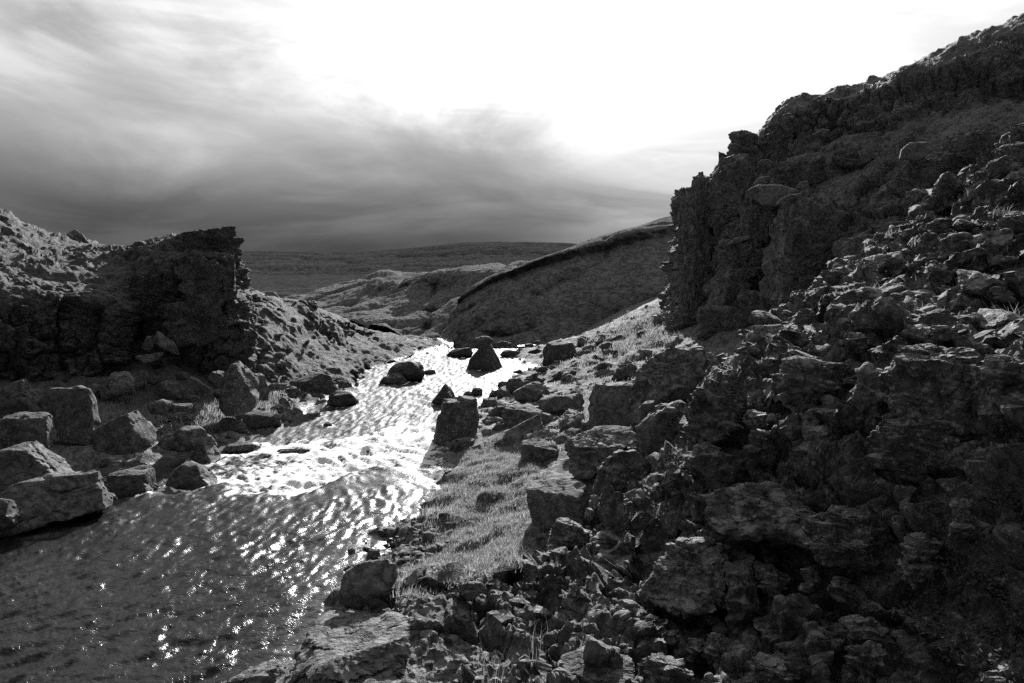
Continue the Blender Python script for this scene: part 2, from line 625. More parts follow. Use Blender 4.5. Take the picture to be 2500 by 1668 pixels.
# right bank: bedrock shelf, grass, boulder field
cw((-1.75, 5.0, .95), (-1.5, 5.9, 1.0), (-1.9, 4.2, .9), (-.6, 5.4, 1.25), (-.3, 4.2, 1.45), (-1.9, 6.6, .35), (-1.3, 7.2, .55), (0, 6.2, 1.1),
   (-1.2, 3, 1.2), (-1.5, 1, 1.2), (0, 0, 2.3), (1, 1, 2.2), (1.6, 1.6, 2.1), (2.6, 0, 3.0), (4.5, 0, 5.0), (0.4, 3, 1.5), (-.4, 1.5, 1.9), (-2, -4, 1.3), (2, -6, 3.6), (9, -3, 7.5), (9, 4, 6.2))
for u, v, z in ((950, 1300, .3), (1100, 1220, .4), (1200, 1300, .75), (1100, 1090, .22), (1230, 1060, .4), (1300, 1100, .75), (1330, 960, .35), (1200, 930, 0),
                (1350, 880, .25), (1300, 830, 0), (1400, 800, .4), (1480, 770, .9)):
    cz(u, v, z)
for u, v, Y in ((1300, 1200, 7.0), (1450, 1260, 5.7), (1500, 1130, 6.9), (1650, 1110, 5.6), (1700, 1300, 4.9), (1700, 1560, 4.1), (1450, 1560, 3.9), (1300, 1560, 4.0), (1400, 1400, 4.9),
                (2000, 1560, 3.5), (2000, 1300, 4.2), (2000, 1100, 4.6), (2000, 900, 5.0), (2000, 800, 5.6), (2350, 1560, 2.9), (2350, 1300, 3.35), (2350, 1100, 3.65), (2350, 900, 4.05), (2350, 780, 4.7),
                (1000, 1500, 4.9), (1640, 900, 6.2), (1700, 830, 7.0), (1500, 950, 11.5), (1480, 1010, 9.6), (1560, 880, 13.5), (1750, 770, 8.6), (2100, 740, 6.9),
                (1950, 600, 11.2), (2350, 600, 7.6), (2150, 450, 12.2), (2350, 450, 10.2), (2350, 300, 14.0), (2170, 410, 13.2), (1700, 790, 9.0), (1850, 660, 10.3),
                (1480, 730, 33), (1530, 690, 38), (1400, 772, 31), (1560, 720, 30), (1420, 790, 27)):
    cy(u, v, Y)
cw((5.0, 17, 1.2), (6.2, 20, 1.5), (7.5, 17, 2.2), (9.5, 18, 3.6), (12, 18, 5.6), (16, 14, 9.2), (18, 6, 10.5), (14, 25, 5), (10, 30, 3), (12, 42, 3), (25, 20, 13),
   (3, 44, -1.2), (8, 48, 1), (20, 45, 4))
_C = np.array(CTRL)


def _tps_fit(C, lam=0.003):
    n = len(C)
    S = 10.0
    xy = C[:, :2] / S
    d2 = ((xy[:, None] - xy[None]) ** 2).sum(2)
    K = 0.5 * d2 * np.log(d2 + 1e-12) + lam * np.eye(n)
    Pm = np.c_[np.ones(n), xy]
    A = np.zeros((n + 3, n + 3))
    A[:n, :n] = K
    A[:n, n:] = Pm
    A[n:, :n] = Pm.T
    return np.linalg.solve(A, np.r_[C[:, 2], 0, 0, 0]), xy, S


_W, _XY, _S = _tps_fit(_C)


def land(x, y):
    q = np.stack([np.ravel(x), np.ravel(y)], 1) / _S
    out = np.empty(len(q))
    for s in range(0, len(q), 20000):
        b = q[s:s + 20000]
        d2 = ((b[:, None, :] - _XY[None]) ** 2).sum(2)
        out[s:s + 20000] = (0.5 * d2 * np.log(d2 + 1e-12)) @ _W[:-3] + _W[-3] + b @ _W[-2:]
    return out.reshape(np.shape(x))


def ground(x, y):
    """land plus the middle-sized unevenness"""
    z = land(x, y)
    P = np.stack([np.ravel(x), np.ravel(y), np.zeros(np.size(x))], 1)
    n = fbm(P * 0.9, 3, 0.5, seed=3).reshape(np.shape(x))
    amp = 0.05 + 0.10 * rocky(x, y)
    return z + n * amp


def rocky(x, y):
    """1 on the stony slope of the near bank, 0 on the grass and the far bank"""
    e = 0.35 + 0.0 * y
    e = np.where(y < 6.3, -2.4 + 0.0 * y, 0.3 + 0.22 * (y - 7))
    return sstep(x - e, -0.25, 0.35) * sstep(y, 19, 15)


def surf_hit(u, v, tmin=2.0, tmax=60.0):
    """first point of the land or the water along the line of sight"""
    d = ray(u, v)
    Y = np.geomspace(tmin, tmax, 900)
    x = d[0] / d[1] * Y
    z = CAMZ + d[2] / d[1] * Y
    s = np.maximum(land(x, Y), wl(x, Y))
    k = np.nonzero(z <= s)[0]
    return (Y[k[0]] if len(k) else None)


# ------------------------------------------------------------------ ground sheet
def moss_lumps(P, cell, seed):
    w = np.stack([fbm(P * 1.5, 2, seed=seed + 1), fbm(P * 1.5 + 7, 2, seed=seed + 2), fbm(P * 1.5 + 3, 2, seed=seed + 3)], 1) * 0.2
    f1, f2, c = worley((P + w) / cell, seed)
    return np.sqrt(np.clip(1 - (f1 / 0.78) ** 2, 0, 1)) * (0.5 + 0.8 * c)


GSHEET = {}


def polar_grid(n1, n2, r0, rm, r1, fine_deg, n_fine, n_rest):
    th = np.concatenate([np.radians(np.linspace(-fine_deg, -22, 96, endpoint=False)), np.radians(np.linspace(-22, fine_deg, n_fine)),
                         np.radians(np.linspace(fine_deg, 360 - fine_deg, n_rest + 2)[1:])])
    r = np.concatenate([np.geomspace(r0, 2.7, 36, endpoint=False), np.geomspace(2.7, 8.6, n1, endpoint=False), np.geomspace(8.6, rm, 90), np.geomspace(rm, 44, n2 + 1)[1:], np.geomspace(44, r1, 26)[1:]])
    GSHEET['R'], GSHEET['T'], GSHEET['nc'] = r, th, len(th)
    R, T = np.meshgrid(r, th, indexing='ij')
    return R * np.sin(T), R * np.cos(T)


def build_ground():
    X, Y = polar_grid(360, 160, 1.0, 14.0, 95.0, 46, 440, 50)
    Z = land(X, Y)
    P = np.stack([X.ravel(), Y.ravel(), Z.ravel()], 1)
    flat = P * [1, 1, 0]
    rk = rocky(P[:, 0], P[:, 1])
    P[:, 2] += fbm(flat * 0.9, 3, 0.5, seed=3) * (0.05 + 0.10 * rk)
    led = fbm(flat * 0.7 + 11, 3, 0.5, seed=34)
    wob = fbm(flat * 3.0, 3, 0.5, seed=35)
    hump = 1 - np.exp(-(((P[:, 0] + 1.25) / 1.0) ** 2 + ((P[:, 1] - 5.1) / 0.9) ** 2) ** 2)
    for step_, k_, sd in ((0.40, 0.7, 0.30),):
        t_ = (P[:, 2] + sd * led + 0.05 * wob + 0.10 * P[:, 0]) / step_
        fr = t_ - np.floor(t_)
        P[:, 2] += (sstep(fr, 0.60, 0.97) - fr) * step_ * k_ * rk * hump
    P[:, 2] -= (1 - hump) * 0.12
    G = P.reshape(X.shape + (3,))
    N = grid_normals(G)
    N = (N * np.sign(N[..., 2:3] + 1e-9)).reshape(-1, 3)
    near = (np.hypot(P[:, 0], P[:, 1]) < 40)
    d = np.zeros(len(P))
    q = P[near]
    r = rk[near]
    warp = np.stack([fbm(q * 2 + 5, 2, seed=21), fbm(q * 2 + 9, 2, seed=22), fbm(q * 2 + 2, 2, seed=23)], 1) * 0.16
    q = q + warp * 0.5
    a1, e1 = facets(q * [1.05, 1.05, 1.7], 5, 0.9)
    a2, e2 = facets(q * [3.1, 3.1, 4.6], 6, 1.0)
    blocks = a1 * 0.22 + a2 * 0.075 - 0.13 * sstep(e1, 0.10, 0.0) - 0.045 * sstep(e2, 0.12, 0.0)
    nr_ = np.hypot(q[:, 0], q[:, 1]) < 9
    a3 = np.zeros(len(q))
    e3 = np.ones(len(q))
    a3[nr_], e3[nr_] = facets(q[nr_] * [9.5, 9.5, 13.0], 7, 1.0)
    blocks = blocks + a3 * 0.026 - 0.015 * sstep(e3, 0.14, 0.0) - 0.06
    q = P[near]
    rough = fbm(q * 9.0, 4, 0.62, seed=31) * 0.03
    tuss = fbm(q * 2.3, 3, 0.55, seed=41) * 0.08 + (moss_lumps(q * [1, 1, 0.3], 0.55, 43) - 0.4) * 0.15 * sstep(q[:, 1], 46, 40) + fbm(q * 1.1, 2, 0.5, seed=42) * 0.12 * sstep(q[:, 1], 18, 26)
    blocks = blocks + ledges(q, 0.24, 91) * 0.16 + ledges(q, 0.085, 93) * 0.06 - 0.08
    dd = r * (blocks * (0.15 + 0.85 * hump[near]) + rough) + (1 - r) * tuss
    d[near] = dd
    P = P + N * d[:, None]
    faces = grid_faces(X.shape[0], X.shape[1])
    GSHEET['v'] = P
    me = mesh_from('ground', P, faces, sharp=28)
    grassy = (1 - rk)
    moss = grassy * 0.85 * sstep(P[:, 2], 0.02, 0.18) + rk * 0.16
    # stony strips along the water
    moss *= 1 - sstep(fbm(flat * 0.8, 3, seed=51), 0.05, 0.35) * 0.55 * (1 - sstep(P[:, 1], 24, 30))
    attr(me, 'moss', moss)
    o = link('ground', me, BANK)
    tag(o, 'stony and grassy river banks and slopes of the valley', kind='structure')
    return o


GROUND = build_ground()


def build_base():
    n = 72
    th = np.linspace(0, 2 * np.pi, n, endpoint=False)
    rings = [20, 200, 1500, 9000]
    V = [(0, 0, -9)]
    for r in rings:
        V += [(r * math.sin(t), r * math.cos(t), -9.0 - 0.002 * r) for t in th]
    V = np.array(V)
    Fq = []
    for k in range(len(rings) - 1):
        for i in range(n):
            a = 1 + k * n + i
            b = 1 + k * n + (i + 1) % n
            Fq.append((a, b, b + n, a + n))
    me = bpy.data.meshes.new('plain')
    me.from_pydata(V.tolist(), [], [(0, 1 + i, 1 + (i + 1) % n) for i in range(n)] + Fq)
    attr(me, 'moss', np.full(len(V), 0.5))
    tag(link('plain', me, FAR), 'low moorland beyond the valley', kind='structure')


build_base()


# ------------------------------------------------------------------ river
def build_river():
    nr, nc = 540, 380
    y = np.geomspace(3.2, 46, nr)
    s = np.linspace(0, 1, nc)
    YY, SS = np.meshgrid(y, s, indexing='ij')
    xl = np.maximum(-1.02 * YY - 1, -13.5)
    xr = np.minimum(np.interp(YY, [3, 9, 13, 20, 27, 46], [-1.2, -1.2, -.4, .6, 2.6, 4]), 4)
    XX = xl + (xr - xl) * SS
    Z = wl(XX, YY)
    # stream direction: the current runs away from the viewer and swings from the far side to the near bank
    P = np.stack([XX.ravel(), YY.ravel(), np.zeros(XX.size)], 1)
    ang = np.interp(P[:, 1], [3, 8, 12, 16, 40], [0.95, 0.85, 0.55, 0.15, -0.05])
    ca, sa = np.cos(ang), np.sin(ang)
    along = P[:, 0] * sa + P[:, 1] * ca
    across = P[:, 0] * ca - P[:, 1] * sa
    Q = np.stack([across, along, np.zeros(len(P))], 1)
    wv = fbm(Q * [1.6, 0.7, 1], 2, 0.5, seed=61) * 0.03
    wv = wv + fbm(Q * [7.0, 1.9, 1] + fbm(P * 1.2, 2, seed=62)[:, None] * 0.6, 3, 0.55, seed=63) * 0.034
    far = sstep(P[:, 1], 14, 20)
    chop = fbm(P * [5.2, 7.4, 1], 4, 0.62, seed=64)
    wv = wv + chop * (0.012 + 0.004 * far)
    # rapid: standing waves and broken water behind the lip
    lip = lip_line(P[:, 0]) + 0.45 * fbm(P * [1.1, 1.1, 1], 3, 0.55, seed=60)
    t = P[:, 1] - lip
    chan = np.exp(-((P[:, 0] + 3.1) / 1.7) ** 2)
    wide = np.exp(-((P[:, 0] + 4.2) / 3.2) ** 2)
    rap = sstep(t, -0.1, 1.6) * sstep(t, 7.5, 3.0)
    stand = (0.05 * np.cos((t - 1.9) * 3.9 + 0.9 * fbm(P * 0.8, 2, seed=65)) + 0.05) * chan * rap
    turb = fbm(Q * [3.0, 1.5, 1], 5, 0.58, seed=66) * 0.06 * rap * (chan * 0.9 + wide * 0.35)
    tongue = -0.05 * chan * np.exp(-((t + 0.1) / 0.5) ** 2)
    h = wv * (1 - 0.55 * sstep(t, -1.6, -0.5) * sstep(t, 0.35, 0.0) * chan) + stand + turb + tongue
    Zf = Z.ravel() + h
    crest = sstep(stand + turb, 0.0, 0.10)
    fp = fbm(Q * [7.0, 2.4, 1], 4, 0.62, seed=69)
    foam = rap * (chan * 0.5 + wide * 0.34) * (0.5 + 0.6 * crest + 0.9 * fp) + 0.2 * sstep(chop, 0.4, 0.8) * far
    foam += 0.25 * sstep(t, 0.0, 1.0) * sstep(t, 9, 4) * wide * (0.5 + fbm(P * 2.2, 3, seed=68))
    foam += 0.5 * rap * chan * sstep(fbm(P * 1.7, 3, seed=67), -0.1, 0.3)
    foam += 0.3 * sstep(P[:, 1], 36.3, 37.4)
    nz_ = 0.5 + fbm(Q * [6, 2, 1], 3, 0.6, seed=70)
    for sx_, sy_, sr in STONES:
        if sy_ < 9.5 or land(np.array([sx_]), np.array([sy_]))[0] > wl(sx_, sy_) + 0.05:
            continue
        k_ = np.nonzero((np.abs(P[:, 0] - sx_) < sr * 2 + .4) & (P[:, 1] > sy_ - sr * 1.3 - .3) & (P[:, 1] < sy_ + sr * 3 + .6))[0]
        dx_ = (P[k_, 0] - sx_) / sr
        dy_ = (P[k_, 1] - sy_) / sr
        d_ = np.hypot(dx_, dy_)
        collar = np.exp(-((d_ - 1.0) / 0.28) ** 2)
        wake = np.exp(-((np.abs(dx_) - 0.75 + 0.1 * dy_) / 0.35) ** 2) * sstep(dy_, 0.0, 0.6) * sstep(dy_, 3.0, 1.0)
        foam[k_] += (0.75 * collar + 0.5 * wake) * np.clip(nz_[k_], 0, 1.2)
        Zf[k_] += 0.03 * collar
    V = np.stack([P[:, 0], P[:, 1], Zf], 1)
    me = mesh_from('river', V, grid_faces(nr, nc))
    attr(me, 'foam', np.clip(foam * (1 + 0.6 * rap), 0, 1.2))
    gz = land(P[:, 0], P[:, 1])
    attr(me, 'shallow', sstep(gz - Z.ravel(), -0.35, -0.02))
    tag(link('river', me, WATER), 'fast shallow river running away down the valley', kind='structure')


# ------------------------------------------------------------------ hills
SHEETS = []


def patch(name, rows, nr, nc, disp, mat, moss=0.8, label=None, kind='structure', cat=None):
    G = loft(rows, nr, nc)
    N = grid_normals(G)
    view = G - np.array([0, 0, CAMZ])
    sgn = -np.sign((N * view).sum(2).mean())
    N = (N * sgn).reshape(-1, 3)
    P = G.reshape(-1, 3)
    d, ms = disp(P, N)
    V = P + N * d[:, None]
    SHEETS.append((name, V, N))
    me = mesh_from(name, V, grid_faces(nr, nc), sharp=34 if 'cliff' in name else None)
    attr(me, 'moss', np.clip(ms * moss, 0, 1))
    o = link(name, me, mat)
    tag(o, label, cat, kind=kind)
    return o


def hill_disp(scale, amp, gully=0.0):
    def f(P, N):
        n = fbm(P / scale, 6, 0.52, seed=71)
        r = 1 - np.abs(fbm(P / (scale * 0.8) * [1, 1, 0.35], 3, 0.5, seed=72)) * 1.7
        fine = fbm(P / (scale * 0.06), 4, 0.62, seed=73)
        ms = sstep(N[:, 2] + 0.35 * n, -0.2, 0.3) * 0.5 + 0.42 + 0.25 * fbm(P / (scale * 0.35), 3, 0.6, seed=74)
        return n * amp - np.clip(r, 0, 1) ** 4 * gully + fine * amp * 0.14, ms
    return f


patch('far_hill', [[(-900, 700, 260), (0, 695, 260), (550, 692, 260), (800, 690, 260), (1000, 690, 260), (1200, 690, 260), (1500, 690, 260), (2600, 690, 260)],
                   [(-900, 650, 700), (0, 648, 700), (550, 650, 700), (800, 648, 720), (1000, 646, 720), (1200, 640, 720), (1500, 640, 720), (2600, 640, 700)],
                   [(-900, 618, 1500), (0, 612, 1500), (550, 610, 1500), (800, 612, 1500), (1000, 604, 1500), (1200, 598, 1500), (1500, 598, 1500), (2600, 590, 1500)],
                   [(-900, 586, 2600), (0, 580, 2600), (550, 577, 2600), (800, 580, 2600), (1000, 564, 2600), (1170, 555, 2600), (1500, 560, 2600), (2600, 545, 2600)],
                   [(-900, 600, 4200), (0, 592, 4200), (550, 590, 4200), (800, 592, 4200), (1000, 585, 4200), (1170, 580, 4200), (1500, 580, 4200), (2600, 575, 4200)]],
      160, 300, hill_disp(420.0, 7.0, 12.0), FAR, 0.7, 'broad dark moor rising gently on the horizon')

patch('hill', [[(560, 720, 130), (650, 700, 130), (720, 722, 112), (800, 735, 105), (880, 752, 98), (980, 770, 95)],
               [(600, 705, 140), (654, 690, 138), (735, 692, 122), (815, 694, 115), (880, 700, 108), (980, 720, 105)],
               [(610, 700, 150), (660, 686, 150), (745, 660, 146), (825, 640, 140), (872, 625, 136), (1000, 628, 134)],
               [(600, 712, 210), (660, 700, 210), (745, 680, 220), (825, 665, 220), (872, 655, 220), (1000, 650, 220)]],
      130, 200, hill_disp(18.0, 0.8, 1.2), HILL, 0.9, 'farthest of the low grassy hills closing the valley')
patch('hill', [[(740, 735, 80), (790, 728, 78), (860, 752, 72), (940, 772, 68), (1020, 782, 62), (1120, 785, 60)],
               [(770, 722, 86), (815, 706, 84), (890, 715, 79), (960, 728, 75), (1040, 735, 69), (1130, 740, 67)],
               [(800, 710, 94), (845, 680, 94), (910, 672, 89), (985, 670, 84), (1060, 670, 78), (1140, 670, 75)],
               [(830, 690, 106), (872, 660, 106), (930, 640, 102), (1005, 622, 97), (1105, 613, 92), (1220, 606, 90)],
               [(830, 720, 165), (872, 700, 165), (930, 690, 165), (1005, 680, 165), (1105, 670, 165), (1220, 660, 170)]],
      190, 230, hill_disp(13.0, 0.55, 0.9), HILL, 0.9, 'middle grassy hill with a pale ridge line running down to the river')
patch('hill', [[(985, 784, 47), (1060, 790, 44), (1160, 795, 43), (1280, 792, 42), (1400, 786, 42), (1500, 776, 41), (1640, 790, 40), (1900, 800, 42)],
               [(1003, 766, 48), (1075, 742, 45.2), (1175, 738, 44.6), (1290, 742, 44), (1420, 742, 43.8), (1520, 715, 43.6), (1650, 700, 43.6), (1900, 690, 44)],
               [(1022, 735, 49.5), (1095, 700, 46.8), (1200, 690, 46.1), (1320, 690, 45.7), (1440, 680, 45.6), (1540, 640, 46), (1660, 620, 46), (1900, 600, 46)],
               [(1045, 706, 51.5), (1115, 662, 49.3), (1220, 625, 50), (1335, 600, 50.3), (1450, 572, 51), (1560, 548, 51.5), (1680, 528, 51.5), (1900, 510, 52)],
               [(1060, 690, 55), (1135, 636, 54), (1245, 594, 55), (1345, 552, 57), (1455, 520, 58.5), (1565, 496, 59.5), (1700, 470, 59.5), (1900, 450, 59.5)],
               [(1080, 740, 90), (1150, 690, 90), (1255, 650, 95), (1355, 620, 100), (1465, 590, 105), (1575, 560, 105), (1700, 530, 105), (1900, 510, 105)]],
      250, 300, hill_disp(11.0, 0.30, 0.35), HILL, 0.9, 'nearest and largest dark grassy hillside sloping down to the right river bank')


def slope_disp(P, N):
    n = fbm(P * 0.5, 4, 0.55, seed=81)
    patch_ = sstep(fbm(P * 0.45 + 30, 3, seed=88), -0.3, 0.25)
    lump = moss_lumps(P, 0.42, 82) * (0.25 + 0.75 * patch_) + moss_lumps(P, 0.2, 89) * 0.35
    steep = sstep(N[:, 2] + 0.3 * fbm(P * 0.6, 2, seed=83), 0.62, 0.35)
    a1, e1 = facets(P * [1.3, 1.3, 2.0], 85, 1.0)
    a2, e2 = facets(P * [3.7, 3.7, 5.0], 86, 1.0)
    blk = a1 * 0.4 + a2 * 0.14 - 0.12 * sstep(e1, 0.1, 0)
    return 0.22 * n + (1 - steep) * lump * 0.13 + steep * blk * 0.8, (1 - 0.85 * steep)


SLOPE = patch('mossy_slope', [[(500, 915, 20.0), (600, 915, 20.0), (720, 920, 21.5), (800, 902, 24), (850, 852, 29), (985, 814, 36), (1040, 808, 40)],
                              [(500, 840, 21), (600, 850, 21.3), (700, 850, 23), (790, 842, 26), (845, 812, 30.5), (960, 790, 37), (1040, 790, 42)],
                              [(500, 770, 22.5), (600, 780, 23), (690, 785, 25), (770, 800, 28.5), (830, 795, 32.5), (950, 786, 39), (1040, 789, 44)],
                              [(510, 700, 25.5), (610, 705, 25.5), (700, 722, 27.5), (775, 752, 31), (830, 770, 35), (945, 782, 42), (1040, 789, 46)],
                              [(510, 680, 28), (610, 686, 28), (700, 700, 30.5), (785, 738, 34), (850, 762, 38), (945, 780, 45), (1040, 790, 49)],
                              [(510, 720, 38), (610, 725, 38), (700, 740, 40), (785, 770, 44), (850, 785, 48), (945, 800, 55), (1040, 805, 60)]],
              230, 320, slope_disp, CLIFF_DARK, 0.65, 'pale lumpy moss-covered slope falling to the river beyond the left cliff', kind='structure')


# ------------------------------------------------------------------ cliffs
def cliff_disp(cell, amp, zs, seed, moss_from=0.45):
    def f(P, N):
        q = P + np.stack([fbm(P * 0.8, 3, seed=seed + 1), fbm(P * 0.8 + 4, 3, seed=seed + 2), fbm(P * 0.8 + 8, 3, seed=seed + 3)], 1) * 0.22 * cell + fbm(P * 2.4, 2, seed=seed + 30)[:, None] * 0.10
        a1, e1 = bricks(q, cell, cell * 1.15, seed)
        a2, e2 = facets(q / cell * 2.7 * [1, 1, zs * 1.5], seed + 4, 1.1)
        a3, e3 = facets(q / cell * 6.5 * [1, 1, 1.4], seed + 14, 1.1)
        n = fbm(P * 0.45, 4, 0.55, seed=seed + 5)
        blk = a1 * amp * 1.15 - amp * 0.3 * sstep(e1, 0.07, 0) + a2 * amp * 0.17 - amp * 0.10 * sstep(e2, 0.10, 0) + a3 * amp * 0.06
        up = sstep(N[:, 2] + 0.25 * n, moss_from, moss_from + 0.25)
        patch_ = sstep(fbm(P * 0.5 + 30, 3, seed=seed + 21), -0.25, 0.2)
        lump = moss_lumps(P, 0.36, seed + 7) * 0.13 * patch_ + moss_lumps(P, 0.17, seed + 8) * 0.05
        fine = fbm(P * 5, 3, 0.6, seed=seed + 9) * 0.03
        blk = blk + ledges(P, 0.85 * cell, seed + 41) * amp * 0.42 + ledges(P, 0.30 * cell, seed + 43) * amp * 0.17
        return n * amp * 0.5 + (1 - up) * blk + up * lump + fine, up
    return f


def empty(name, loc, label, cat):
    e = bpy.data.objects.new(name, None)
    COL.objects.link(e)
    e.location = loc
    tag(e, label, cat)
    return e


def part_patch(name, parent, rows, nr, nc, disp, mat, moss):
    o = patch(name, rows, nr, nc, disp, mat, moss, kind=None)
    o.parent = parent
    o.matrix_parent_inverse = parent.matrix_world.inverted()
    o.location = (0, 0, 0)
    return o


LC = empty('left_cliff', (0, 0, 0), 'dark left-hand cliff with an overhanging square head and pale mossy top', 'cliff')
LC.name = 'cliff'
part_patch('cliff_face', LC, [
    [(-520, 900, 13.5), (-200, 900, 15.2), (0, 905, 16.6), (140, 915, 17.6), (280, 915, 18.3), (335, 910, 19.4), (440, 905, 19.2), (552, 900, 19.4), (562, 890, 22), (548, 880, 27)],
    [(-520, 760, 14), (-200, 770, 15.8), (0, 775, 17.0), (140, 800, 17.9), (285, 800, 18.6), (330, 800, 19.8), (440, 800, 19.5), (552, 790, 19.8), (560, 780, 22), (545, 780, 27)],
    [(-520, 640, 15.0), (-200, 650, 16.8), (0, 690, 17.4), (145, 720, 18.2), (285, 740, 18.9), (330, 700, 20), (435, 690, 19.7), (538, 690, 19.9), (546, 680, 22), (538, 690, 27)],
    [(-520, 560, 16.5), (-200, 590, 17.8), (0, 640, 18.4), (145, 660, 18.9), (285, 690, 19.4), (320, 640, 20.4), (430, 600, 20), (530, 592, 20.2), (538, 600, 22), (532, 620, 27)],
    [(-520, 500, 20), (-200, 530, 21), (0, 575, 22), (145, 610, 22), (285, 620, 22), (325, 596, 22), (430, 576, 21), (526, 570, 21.4), (534, 592, 23), (530, 617, 28)],
    [(-520, 440, 26), (-200, 455, 28), (0, 496, 28), (140, 550, 29), (285, 573, 28), (340, 567, 26), (430, 548, 24), (520, 556, 23.5), (530, 585, 25), (526, 625, 30)],
    [(-520, 520, 44), (-200, 540, 44), (0, 580, 44), (140, 620, 44), (285, 640, 44), (340, 640, 42), (430, 640, 40), (540, 640, 38), (548, 650, 38), (545, 660, 40)]],
    260, 370, cliff_disp(0.95, 0.6, 0.75, 101), CLIFF_DARK, 0.55)

RC = empty('right_cliff', (0, 0, 0), 'tall jagged dark cliff of broken pillars under a steep slope on the right', 'cliff')
RC.name = 'cliff.001'
part_patch('cliff_face', RC, [
    [(1480, 800, 36), (1500, 835, 27.6), (1600, 838, 25.2), (1700, 835, 22.8), (1850, 845, 20.2), (2000, 860, 18.4), (2400, 870, 16.4), (2800, 870, 15)],
    [(1540, 720, 36), (1550, 720, 27.9), (1615, 720, 25.6), (1710, 720, 23.2), (1860, 705, 20.8), (2010, 700, 19), (2400, 650, 17), (2800, 560, 16)],
    [(1560, 600, 36), (1566, 560, 28.2), (1640, 560, 26), (1730, 560, 23.9), (1865, 560, 21.5), (2030, 560, 19.8), (2400, 480, 18), (2800, 380, 17)],
    [(1570, 520, 36), (1580, 460, 28.7), (1655, 465, 26.6), (1755, 460, 24.8), (1885, 455, 23.0), (2050, 440, 21.2), (2400, 330, 19.5), (2800, 230, 18.5)],
    [(1600, 470, 36), (1618, 425, 29.5), (1695, 372, 27.8), (1805, 338, 26.6), (1920, 330, 25.4), (2080, 305, 24), (2400, 190, 22.3), (2800, 60, 21)],
    [(1660, 460, 37), (1690, 390, 31), (1755, 312, 29.8), (1835, 240, 29), (1960, 206, 28.4), (2120, 146, 27.4), (2430, 22, 26.2), (2800, -110, 25)],
    [(1700, 500, 48), (1720, 450, 46), (1780, 380, 44), (1850, 320, 44), (1970, 280, 44), (2140, 230, 44), (2450, 120, 44), (2800, 0, 44)]],
    310, 400, cliff_disp(1.15, 0.75, 0.8, 131, 0.62), CLIFF, 0.95)

# ------------------------------------------------------------------ rocks traced with their own outline, distance and thickness
NAMES = {}
STONES = []


def poly_radius(pts, th):
    """distance from the origin to the outline (star-shaped) in every direction th"""
    n = len(pts)
    R = np.full(len(th), 1e9)
    dx, dy = np.cos(th), np.sin(th)
    for i in range(n):
        x1, y1 = pts[i]
        x2, y2 = pts[(i + 1) % n]
        ex, ey = x2 - x1, y2 - y1
        det = dx * ey - dy * ex
        det = np.where(np.abs(det) < 1e-12, 1e-12, det)
        t = (x1 * ey - y1 * ex) / det
        s = (x1 * dy - y1 * dx) / det
        ok = (t > 0) & (s >= -1e-6) & (s <= 1 + 1e-6)
        R = np.where(ok & (t < R), t, R)
    return np.where(R > 1e8, np.abs(pts).mean(), R)


def centroid(p):
    x, y = p[:, 0], p[:, 1]
    x2, y2 = np.roll(x, -1), np.roll(y, -1)
    c = x * y2 - x2 * y
    A = c.sum() / 2
    if abs(A) < 1e-6:
        return p.mean(0)
    return np.array([((x + x2) * c).sum(), ((y + y2) * c).sum()]) / (6 * A)


